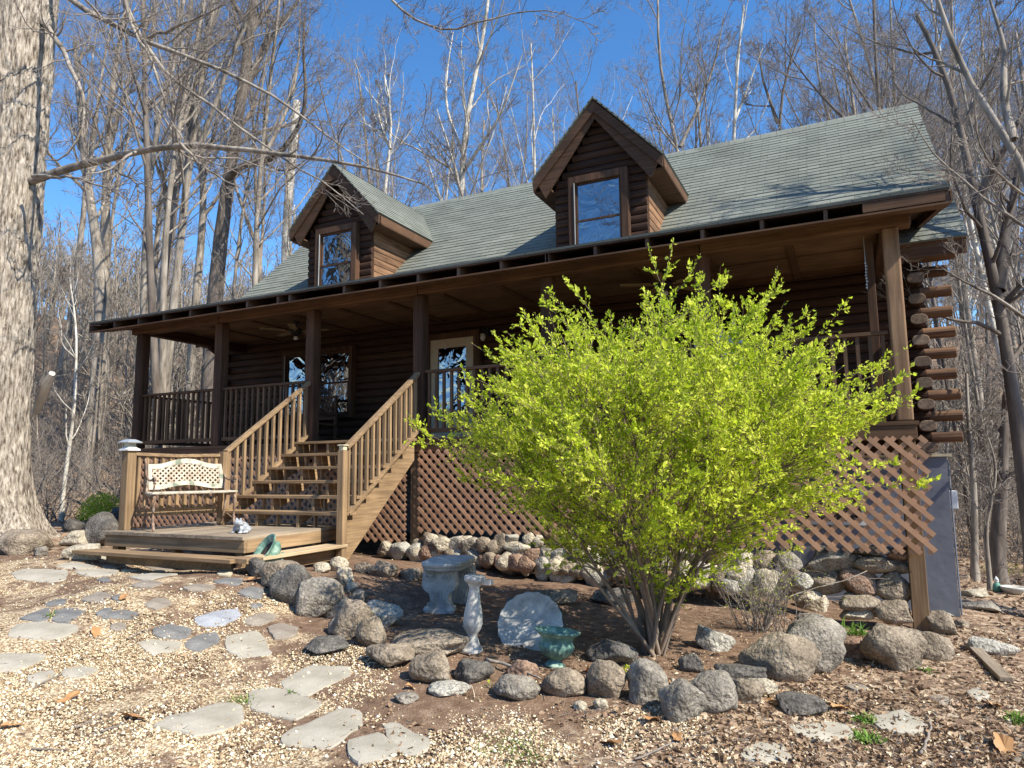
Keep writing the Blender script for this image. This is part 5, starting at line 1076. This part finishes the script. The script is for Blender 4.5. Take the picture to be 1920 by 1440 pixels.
# ------------------------------------------------------------------ cast iron garden bench on the landing
BZ = LZ; BXb, BXf, BYa, BYb = 3.66, 4.06, -2.40, -1.42
gb = empty('garden_bench', (3.86, -1.9, BZ), 'old bench with chipped cream slats, latticed arched back and rusty iron ends on the landing', 'bench')
def curve(pts, y, r, n=7, k=22):
    P = resample([(x, y, z) for x, z in pts], k); return P, np.full(k, r)
for y in (BYa+.03, BYb-.03):
    m_ = MB()
    P_, r_ = curve([(BXb-.10, BZ), (BXb-.04, BZ+.14), (BXb+.03, BZ+.30), (BXb+.02, BZ+.42), (BXb-.05, BZ+.55), (BXb-.09, BZ+.70), (BXb-.13, BZ+.86), (BXb-.19, BZ+.87)], y, .016); m_.tube(P_, r_, 8)
    P_, r_ = curve([(BXf+.05, BZ), (BXf-.01, BZ+.10), (BXf-.03, BZ+.22), (BXf+.02, BZ+.34), (BXf+.03, BZ+.40), (BXf-.02, BZ+.425), (BXb+.1, BZ+.40), (BXb+.0, BZ+.42)], y, .016); m_.tube(P_, r_, 8)
    m_.build('iron_end', M_iron, gb, True)
    m_ = MB(); P_, r_ = curve([(BXb-.08, BZ+.66), (BXb+.04, BZ+.60), (BXb+.18, BZ+.585), (BXf-.06, BZ+.62), (BXf+.0, BZ+.64), (BXf+.03, BZ+.61), (BXf+.0, BZ+.585)], y, .013); m_.tube(P_, r_, 8)
    P_, r_ = curve([(BXf-.08, BZ+.61), (BXf-.02, BZ+.53), (BXf-.06, BZ+.47), (BXf-.10, BZ+.42)], y, .010); m_.tube(P_, r_, 7); m_.build('armrest', M_iron, gb, True)
    m_ = MB(); P_, r_ = curve([(BXb-.05, BZ+.10), (BXb+.1, BZ+.16), (BXf-.05, BZ+.11)], y, .008); m_.tube(P_, r_, 6); m_.build('brace', M_iron, gb, True)
for k in range(5):
    x = BXb+.03+k*.085; m_ = MB(); m_.bx(x, x+.06, BYa, BYb, BZ+.432-(.01 if k == 2 else 0), BZ+.452-(.01 if k == 2 else 0)); m_.build('slat', M_bpaint, gb, bevel=.004)
def arch(t, z0, z1): return z0+(z1-z0)*(.5-.5*math.cos(2*math.pi*min(max((t-.12)/.76, 0), 1)))**.8
ny = 36; ys = np.linspace(BYa+.05, BYb-.05, ny); tl = lambda z: BXb-.015-(z-BZ-.45)*.28
def band(zf, wd, nm):
    m_ = MB(); V = []; 
    for i, y in enumerate(ys):
        z = zf(i/(ny-1)); 
        for dz, dx in ((-wd/2, -.01), (wd/2, -.01), (wd/2, .012), (-wd/2, .012)): V.append((tl(z+dz)+dx, y, z+dz))
    F = [(i*4+j, i*4+(j+1) % 4, (i+1)*4+(j+1) % 4, (i+1)*4+j) for i in range(ny-1) for j in range(4)]+[(3, 2, 1, 0), tuple((ny-1)*4+j for j in range(4))]; m_.add(V, F); m_.build(nm, M_bpaint, gb, bevel=.003)
topf = lambda t: BZ+arch(t, .76, .83); botf = lambda t: BZ+arch(t, .505, .555)
band(topf, .062, 'back_rail'); band(botf, .055, 'back_rail')
for y, nm in ((BYa+.07, 'back_stile'), (BYb-.07, 'back_stile')):
    m_ = MB(); z0, z1 = BZ+.50, BZ+.77; m_.bar((tl(z0)+.001, y, z0), (tl(z1)+.001, y, z1), .045, .024, up=(1, 0, 0)); m_.build(nm, M_bpaint, gb, bevel=.003)
m_ = MB(); sp = .062
for d_ in (1, -1):
    for q in range(-8, 26):
        y0 = BYa+q*sp; pts = []
        for z in np.linspace(BZ+.52, BZ+.83, 26):
            y = y0+d_*(z-BZ-.52)+(0 if d_ == 1 else .31); t = (y-ys[0])/(ys[-1]-ys[0])
            if 0.02 < t < .98 and botf(t) < z < topf(t): pts.append((tl(z)+.004*d_, y, z))
        if len(pts) > 2: m_.bar(pts[0], pts[-1], .019, .006, up=(1, 0, .28))
m_.build('lattice', mat('lattice_paint', [(.35, (.34, .27, .19)), (.65, (.62, .53, .42))], (10, 10, 10), .8, .1), gb)
gb.rotation_euler = (0, 0, -.44); gb.location = (4.10, -2.20, BZ)
# solar post lamp
lm = empty('solar_post_lamp', (3.50, -2.64, -.165), 'square solar lamp with white base and silver lid on the landing corner post', 'lamp')
def sqlathe(prof, c): 
    m_ = MB(); m_.lathe([(r*1.414, z) for r, z in prof], c, 4, M=spin('Z', math.pi/4)); return m_
sqlathe([(.085, 0), (.085, .02), (.06, .035), (.06, .04)], (3.50, -2.64, -.165)).build('base', M_white, lm, bevel=.003)
sqlathe([(.048, .04), (.048, .095)], (3.50, -2.64, -.165)).build('glass', flat('lamp_glass', (.35, .36, .30), .2), lm)
sqlathe([(.095, .095), (.098, .105), (.05, .135), (.04, .14)], (3.50, -2.64, -.165)).build('lid', flat('silver_lid', (.62, .66, .68), .35, .6), lm)
# ceiling fans
def fan(P, a0, label):
    f_ = empty('ceiling_fan', tuple(P), label, 'ceiling fan', 'porch ceiling fans'); P = np.array(P)
    m_ = MB(); m_.lathe([(0, -.27), (.03, -.27), (.06, -.24), (.11, -.22), (.12, -.16), (.06, -.12), (.02, -.11), (.02, -.04), (.06, -.02), (.06, 0)], P, 18); m_.build('motor', M_dark, f_, True)
    m_ = MB(); m_.lathe([(0, -.34), (.03, -.335), (.045, -.31), (.03, -.28), (0, -.27)], P, 12); m_.build('lamp_globe', M_white, f_, True)
    for k in range(5):
        a = a0+k*2*math.pi/5; m_ = MB(); d = np.array([math.cos(a), math.sin(a), 0]); m_.bar(P+d*.10+[0, 0, -.19], P+d*.22+[0, 0, -.19], .03, .008); m_.bar(P+d*.20+[0, 0, -.18], P+d*.62+[0, 0, -.18], .125, .008); m_.build('blade', flat('fan_blade_tan', (.36, .27, .15)), f_)
fan((2.6, 1.1, 2.262), .3, 'dark ceiling fan with tan blades under the left part of the porch'); fan((9.3, 1.1, 2.262), 1.0, 'ceiling fan with tan blades under the porch behind the shrub top')
# lantern by the door
lt = empty('wall_lantern', (5.88, 2.25, 1.8), 'small dark porch lantern with clear globe right of the door', 'lantern')
m_ = MB(); m_.bx(5.84, 5.92, 2.24, 2.30, 1.88, 2.02); m_.tube([(5.88, 2.24, 1.98), (5.88, 2.15, 2.0), (5.88, 2.12, 1.93)], .01, 7); m_.lathe([(0, .1), (.03, .08), (.06, .05), (.06, .045)], (5.88, 2.12, 1.85), 12); m_.build('bracket', M_dark, lt)
m_ = MB(); m_.lathe([(0, -.09), (.03, -.08), (.05, -.03), (.045, .03), (.03, .05)], (5.88, 2.12, 1.85), 14); m_.build('globe', flat('globe_glass', (.5, .48, .42), .15), lt, True)
# hanging chain by the end post
m_ = MB()
for k in range(9): m_.lathe([(0, -.012), (.011, -.006), (.011, .006), (0, .012)], (11.75+random.uniform(-.004, .004), .16, 1.78-k*.035), 8)
m_.tube([(11.75, .16, 2.08), (11.75, .16, 1.48)], .0025, 5)
o = m_.build('rain_chain', flat('dull_silver', (.5, .5, .48), .4, .5)); tag(o, 'short string of small beads hanging beside the end post', 'wind chime')
# porch chairs
def chair(x, y, rz, label):
    c = empty('porch_chair', (x, y, 0), label, 'chair', 'chairs on the porch'); B = np.array([x, y, 0.]); Mr = spin('Z', rz)
    def bl(parts, nm):
        m_ = MB()
        for a, b, w_, h_ in parts: m_.bar(B+Mr@np.array(a), B+Mr@np.array(b), w_, h_, up=(0, 0, 1) if abs(np.array(b)-np.array(a))[2] < .3 else (0, 1, 0))
        m_.build(nm, M_rail, c)
    for sx in (-.28, .28):
        for sy in (-.25, .25): bl([((sx, sy, 0), (sx, sy, .42 if sy < 0 else .98), .05, .05)], 'leg')
        bl([((sx, -.28, .62), (sx, .25, .62), .06, .03)], 'armrest')
    bl([((0, -.27, .42), (0, .27, .42), .56, .03)], 'seat')
    m_ = MB()
    for z in (.55, .95): m_.bar(B+Mr@np.array((-.26, .25, z)), B+Mr@np.array((.26, .25, z)), .03, .05)
    for q in range(-3, 4):
        for d in (-1, 1): 
            a = np.array((q*.085, .25+d*.006, .56)); b = a+np.array((d*.19, 0, .37)); b[0] = np.clip(b[0], -.26, .26); m_.bar(B+Mr@a, B+Mr@b, .02, .01, up=(0, 1, 0))
    m_.build('backrest', M_rail, c)
chair(2.55, 1.7, 0, 'dark lattice-backed porch chair under the double window'); chair(1.15, 1.75, .3, 'dark porch chair behind the railing left of the double window')
# ------------------------------------------------------------------ ground plants, planks, sticks
def blades(P, n, L, spread, label, name='grass_clump', wd=.012, m=None, kind=None):
    C = np.repeat(np.array(P)[None], n, 0)+np.c_[rng.normal(size=(n, 2))*spread*.35, np.zeros(n)]; C[:, 2] = G(C[:, 0], C[:, 1])
    D = nrm(np.c_[rng.normal(size=(n, 2))*.7, np.ones(n)*.8]); W = walk(C, D, rng.uniform(.6, 1.1, n)*L, 5, .08, -.25); Sd = nrm(np.cross(D, [0, 0, 1.])); ws = np.array([1, .95, .8, .5, .1])*wd/2
    V = np.stack([W-Sd[:, None]*ws[None, :, None], W+Sd[:, None]*ws[None, :, None]], 2).reshape(-1, 3); b = np.arange(n)[:, None, None]*10+np.arange(4)[None, :, None]*2; F = (b+np.array([0, 1, 3, 2])[None, None]).reshape(-1, 4)
    o = rawmesh(name, V-np.array(P), F, m or M_grass, None, {'tint': np.repeat(rng.random(n), 10)}); o.location = P; return tag(o, label, 'plant', kind=kind)
blades(at(1568, 1185), 60, .16, .16, 'clump of flattened strap leaves behind the long smooth border rock, left one', 'leaf_clump', .016); blades(at(1606, 1190), 60, .17, .18, 'clump of flattened strap leaves behind the long smooth border rock, right one', 'leaf_clump', .016)
blades(at(1738, 1262), 22, .10, .05, 'small tuft at the right foot of the egg-shaped border rock'); blades(at(1620, 1352), 120, .06, .10, 'fine green tuft beside the pale flagstone at lower right'); blades(at(1625, 1388), 120, .06, .12, 'fine green tuft below the pale flagstones at lower right'); blades(at(1910, 1355), 120, .07, .10, 'fine green tuft at the right edge')
blades(at(548, 1302), 26, .05, .05, 'little green weed between two pale flagstones'); blades(at(93, 1158), 34, .07, .05, 'green weed between two dark flagstones'); blades(at(888, 1310), 60, .10, .14, 'thin dry grass wisp in the gravel centre', name='grass_patch', kind='stuff', wd=.004, m=M_litter); blades(at(960, 1405), 260, .05, .30, 'low patch of pale dry grass at the bottom', name='grass_patch', wd=.005, m=M_grass, kind='stuff')
blades(at(455, 1315), 140, .05, .16, 'low dry grass patch left of the front flagstones', name='grass_patch', wd=.005, m=M_grass, kind='stuff')
def bushy(P, r, h, n, label, m=M_leaf, name='low_shrub', stems=24, ls=(.02, .04)):
    P = np.array(P); o = empty(name, tuple(P), label, 'shrub'); q = rng.normal(size=(n, 3)); q = nrm(q)*rng.random((n, 1))**.4; q[:, 2] = abs(q[:, 2]); C = P+q*[r, r, h]; l = rng.uniform(*ls, n)
    V, F = leaves(C, nrm(rng.normal(size=(n, 3))+[0, 0, .6]), l, l*.5); rawmesh('foliage', V, F, m, o, {'tint': np.repeat(rng.random(n), 4)})
    S = np.repeat(P[None], stems, 0); Pp = walk(S, nrm(np.c_[rng.normal(size=(stems, 2))*r/h*.6, np.ones(stems)]), np.full(stems, h)*rng.uniform(.7, 1.1, stems), 6, .1, 0); tmesh('stem', [(Pp, taper(np.full(stems, .006), 6), 4)], M_twig, o)
P = at(190, 975); bushy(P, .5, .62, 3200, 'low bright green shrub between the big tree and the landing', ls=(.03, .06))
bushy(at(1190, 1265), .16, .06, 110, 'low green seedlings between border rocks below the shrub', name='seedling_patch', stems=10, ls=(.012, .03)); bushy(at(1130, 1258), .05, .05, 24, 'small seedling left of the ridged grey border rock', name='seedling', stems=5, ls=(.012, .03))
bushy(at(955, 1258), .04, .05, 14, 'single seedling by the rusty border rock', name='seedling', stems=4, ls=(.012, .025)); bushy(at(918, 1292), .04, .06, 18, 'single seedling beside the sloping grey border rock', name='seedling', stems=4, ls=(.012, .025))
bushy(at(1880, 1075), .5, .3, 500, 'sparse pale green ground shrub at the right edge', name='low_shrub', stems=40, ls=(.015, .03))
# bare twiggy bush right of the shrub
P = at(1432, 1185); tb = empty('twiggy_bush', tuple(P), 'bare twiggy small bush with a few new leaves right of the big shrub', 'shrub')
n0 = 46; Pp = walk(np.repeat(P[None], n0, 0)+np.c_[rng.normal(size=(n0, 2))*.09, np.zeros(n0)], nrm(np.c_[rng.normal(size=(n0, 2))*.45, np.ones(n0)]), rng.uniform(.4, .85, n0), 8, .12, .02); Rr = taper(np.full(n0, .005), 8); L = np.linalg.norm(np.diff(Pp, axis=1), axis=2).sum(1)
a_, b_, c_2, d_ = kids(Pp, Rr, L, 7, .2, 1, 25, 60, .45, .7); P2 = walk(a_, b_, c_2, 5, .15, .02); tmesh('stem', [(Pp, Rr, 4), (P2, np.maximum(taper(d_, 5), .0016), 3)], M_twig, tb)
ii = rng.integers(0, len(P2), 420); V, F = leaves(P2[ii, rng.integers(1, 5, 420)], nrm(rng.normal(size=(420, 3))+[0, 0, .5]), rng.uniform(.012, .026, 420), rng.uniform(.007, .012, 420)); rawmesh('foliage', V, F, M_leaf, tb, {'tint': np.repeat(rng.random(420), 4)})
# long fallen branch resting on the right stones
def stick(pts, r, label, name='fallen_branch', m=M_twig, dz=.01, k=14, ys=None):
    W = [at(u, v)+np.array([0, 0, dz+r]) for u, v in pts] if ys is None else [ony(u, v, y) for (u, v), y in zip(pts, ys)]
    m_ = MB(); P = resample(W, k); P += rng.normal(size=P.shape)*r*.35; m_.tube(P-P[0], np.linspace(r, r*.45, k), 6); o = m_.build(name, m, None, True); o.location = P[0]; tag(o, label, 'branch')
stick([(1420, 1145), (1480, 1118), (1560, 1094), (1600, 1085), (1625, 1070)], .009, 'long bare branch rising over the stacked boulders', ys=[-.9, -.8, -.6, -.5, -.45], m=M_bark)
stick([(1596, 1086), (1640, 1084), (1668, 1086)], .005, 'short side twig against the stacked boulders', ys=[-.5, -.45, -.4])
stick([(912, 1252), (950, 1262), (985, 1278), (1015, 1292)], .014, 'dead stick lying across the border rocks', m=M_bark, dz=.05)
stick([(1262, 1290), (1255, 1312), (1243, 1330)], .014, 'short stub of wood between the angular grey border rocks', m=M_bark, dz=.04)
stick([(1190, 1430), (1260, 1398), (1340, 1375), (1345, 1372)], .006, 'thin fallen branch at the bottom centre right'); stick([(1725, 1420), (1740, 1390), (1748, 1360), (1735, 1345)], .010, 'pale forked stick at lower right')
stick([(240, 1202), (262, 1190), (280, 1182)], .006, 'short brown stick left of the dark flagstones'); stick([(140, 1370), (180, 1355), (195, 1345)], .006, 'dark stick at lower left'); stick([(62, 1295), (100, 1275), (130, 1262)], .006, 'thin stick on the gravel at the left'); stick([(60, 1410), (130, 1412)], .006, 'thin stick near the bottom left corner')
stick([(190, 1378), (215, 1368), (235, 1362)], .008, 'dark bark piece below the orange oak leaf'); stick([(1620, 1150), (1680, 1170), (1730, 1190)], .010, 'long stick lying towards the end post foot'); stick([(1560, 1130), (1610, 1152), (1650, 1165)], .009, 'brown stick below the stacked boulders')
# weathered plank
a_, b_ = at(1818, 1212), at(1888, 1282); m_ = MB(); m_.bar((0, 0, 0), b_-a_, .09, .035); o = m_.build('wooden_plank', M_deck, None, bevel=.004); o.location = a_+np.array([0, 0, .03]); tag(o, 'grey weathered plank lying on the leaves at the right', 'plank')
# dry oak leaves one can pick out
def oak(u, v, Lp, label, a=None):
    P = at(u, v); s = 1/pxm(P); L = Lp*s; n = 26; out = []
    for i in range(n):
        t = 2*math.pi*i/n; r = (.30+.20*abs(math.cos(t))**1.5)*(1+.22*math.sin(5.0*t+.6)*(abs(math.sin(t))**.3)); out.append((r*math.cos(t)*L*1.1, r*math.sin(t)*L*.8))
    V = [(0, 0, .012)]+[(x, y, .012+.25*abs(y)+.10*L*math.sin(x/L*4)+rng.normal()*.002) for x, y in out]; F = [(0, 1+i, 1+(i+1) % n) for i in range(n)]
    me = bpy.data.meshes.new('dry_leaf'); me.from_pydata(V, [], F); me.attributes.new('tint', 'FLOAT', 'POINT').data.foreach_set('value', np.full(n+1, .72+.2*rng.random(), np.float32)); o = finish(me, 'dry_leaf', M_oak, fixn=False); o.location = P+np.array([0, 0, .012]); o.rotation_euler = (rng.normal()*.25, rng.normal()*.25, a if a is not None else rng.uniform(0, 6)); 
    sd = o.modifiers.new('s', 'SOLIDIFY'); sd.thickness = .0015; tag(o, label, 'leaf', 'fallen oak leaves')
M_oak = leafmat('oak_leaf_brown', [(.6, (.42, .20, .08)), (1, (.56, .34, .16))], .2)
for u, v, L_, lb in ((250, 1352, 44, 'orange oak leaf on the gravel left of the cracked front flagstone'), (215, 1050, 22, 'rust brown leaf by the landing step'), (232, 1124, 26, 'orange leaf in the second row of flagstones'), (180, 1192, 30, 'tan leaf on gravel right of a pale flagstone'), (470, 1090, 24, 'orange leaf beside the first border rocks'), (772, 1296, 28, 'yellow-brown leaf below the smooth tan border rock'),
    (1222, 1355, 44, 'long brown oak leaf below the ridged grey rock'), (1145, 1400, 42, 'tan oak leaf lying alone at the bottom centre'), (1105, 1262, 34, 'curled brown leaf behind the squarish border rock'), (1270, 1285, 36, 'curled brown leaf between the grey border rocks'), (1575, 1332, 40, 'wide brown oak leaf right of the layered rock'), (1862, 1328, 44, 'pale tan oak leaf at the right'),
    (20, 1368, 34, 'tan leaf at the left edge near the bottom'), (130, 1315, 36, 'dark tan leaf on the gravel at lower left'), (1270, 1390, 34, 'yellowish leaf at the bottom right of the border'), (1448, 1322, 24, 'small yellow leaf by the layered rock'), (1885, 1410, 60, 'large pale leaf in the bottom right corner'), (1650, 1236, 30, 'brown leaf left of the egg-shaped rock'),
    (617, 916, 18, 'pale leaf lying on a stair tread')):
    if v == 916: 
        continue
    oak(u, v, L_, lb)

# ------------------------------------------------------------------ gravel pebbles and leaf litter (uncountable)
def in_view(n, fn, vmin=1025):
    """random ground points the photo shows, thinned by fn(x, y)"""
    out = []
    while sum(map(len, out)) < n:
        u = rng.uniform(-60, 1980, 60000); v = vmin+(1500-vmin)*rng.random(60000)**.8
        D = CD+CR*((u-960)/FPX)[:, None]+CU*((720-v)/FPX)[:, None]; z = np.full(len(u), -1.8)
        for _ in range(6): t = (z-CP[2])/D[:, 2]; P = CP+t[:, None]*D; z = .5*z+.5*G(P[:, 0], P[:, 1])
        t = (z-CP[2])/D[:, 2]; P = CP+t[:, None]*D; w_ = fn(P[:, 0], P[:, 1]); k = (rng.random(len(u)) < w_)&(t > 0); out.append(P[k])
        if k.sum() == 0: break
    P = np.concatenate(out)[:n]; P[:, 2] = G(P[:, 0], P[:, 1]); return P
def lump(x, y, s, seed): return np.array([mnoise.noise(Vector((a*s, b*s, seed)))+.5*mnoise.noise(Vector((a*s*2.7, b*s*2.7, seed))) for a, b in zip(x, y)])
def fgr(x, y):
    g, l = masks(x, y); return np.clip((g+lump(x, y, 1.3, 3.)*.95-.36)*1.6, .03, 1)*(g > .015)
def fli(x, y):
    g, l = masks(x, y); return np.clip((l+lump(x, y, 1.9, 9.)*.5-.22)*1.3, .015, 1)
P = in_view(62000, fgr); k = inflag(P)&(rng.random(len(P)) > .05); P = P[~k]; P[:, 2] += np.where(inflag(P), .012, 0); n = len(P)
O = np.array([(1,0,0),(-1,0,0),(0,1,0),(0,-1,0),(0,0,1),(0,0,-1)], float); OF = np.array([(0,2,4),(2,1,4),(1,3,4),(3,0,4),(2,0,5),(1,2,5),(3,1,5),(0,3,5)])
sz = np.exp(rng.normal(math.log(.0068), .42, n)).clip(.003, .019); V = O[None]*sz[:, None, None]*rng.uniform(.6, 1.2, (n, 1, 3))*np.array([1, 1, .65]); a = rng.uniform(0, 6.28, n); c, s = np.cos(a)[:, None], np.sin(a)[:, None]
V = np.stack([V[..., 0]*c-V[..., 1]*s, V[..., 0]*s+V[..., 1]*c, V[..., 2]+V[..., 0]*.2], -1)+P[:, None]+np.array([0, 0, .004]); V += rng.normal(size=V.shape)*sz[:, None, None]*.12
F = (np.arange(n)[:, None, None]*6+OF[None]).reshape(-1, 3)
M_peb = leafmat('pebble_mix', [(0, (.14, .085, .05)), (.25, (.34, .235, .135)), (.55, (.54, .43, .27)), (.85, (.70, .61, .43)), (1, (.82, .77, .66))], 0); M_peb.node_tree.nodes['Principled BSDF'].inputs['Roughness'].default_value = .8
tag(rawmesh('gravel', V.reshape(-1, 3), F, M_peb, None, {'tint': np.repeat(rng.random(n), 6)}), 'cream and tan pea gravel scattered over the path', 'gravel', kind='stuff')
P = in_view(15000, fli, 1020); n = len(P); sz = rng.uniform(.012, .05, n); D = nrm(np.c_[rng.normal(size=(n, 2)), rng.normal(size=n)*.25]); V, F = leaves(P+np.array([0, 0, .008]), D, sz, sz*rng.uniform(.4, .8, n), .35)
# farther litter around the house
tag(rawmesh('leaf_litter', V, F, M_litter, None, {'tint': np.repeat(rng.random(n)**1.2, 4)}), 'dry brown leaf litter over soil', 'leaf litter', kind='stuff')
xs = []
for _ in range(9000):
    aa = R_(rng.uniform(33, 62) if rng.random() < .6 else rng.uniform(-14, -1)); d = rng.uniform(8.5, 32); xs.append((CP[0]-math.sin(aa)*d, CP[1]+math.cos(aa)*d))
xs = np.array(xs); k = [ok(x, y) or x < -.5 or x > 12.9 for x, y in xs]; xs = xs[k]; n = len(xs); P = np.c_[xs, G(xs[:, 0], xs[:, 1])+.01]; sz = rng.uniform(.05, .12, n); V, F = leaves(P, nrm(np.c_[rng.normal(size=(n, 2)), rng.normal(size=n)*.3]), sz, sz*.6, .35)
tag(rawmesh('leaf_litter', V, F, M_litter, None, {'tint': np.repeat(rng.random(n), 4)}), 'fallen brown leaves on the woodland floor', 'leaf litter', kind='stuff')
P = in_view(1500, lambda x, y: np.clip(masks(x, y)[1]*.7+.12, 0, 1)); n = len(P); D = nrm(np.c_[rng.normal(size=(n, 2)), rng.normal(size=n)*.05]); W = walk(P+[0, 0, .008], D, rng.uniform(.03, .16, n), 4, .12, 0)
o = tmesh('twig_litter', [(W, taper(rng.uniform(.0012, .003, n), 4), 4)], M_twig, None, False); tag(o, 'thin dry twigs strewn over the ground', 'twigs', kind='stuff')
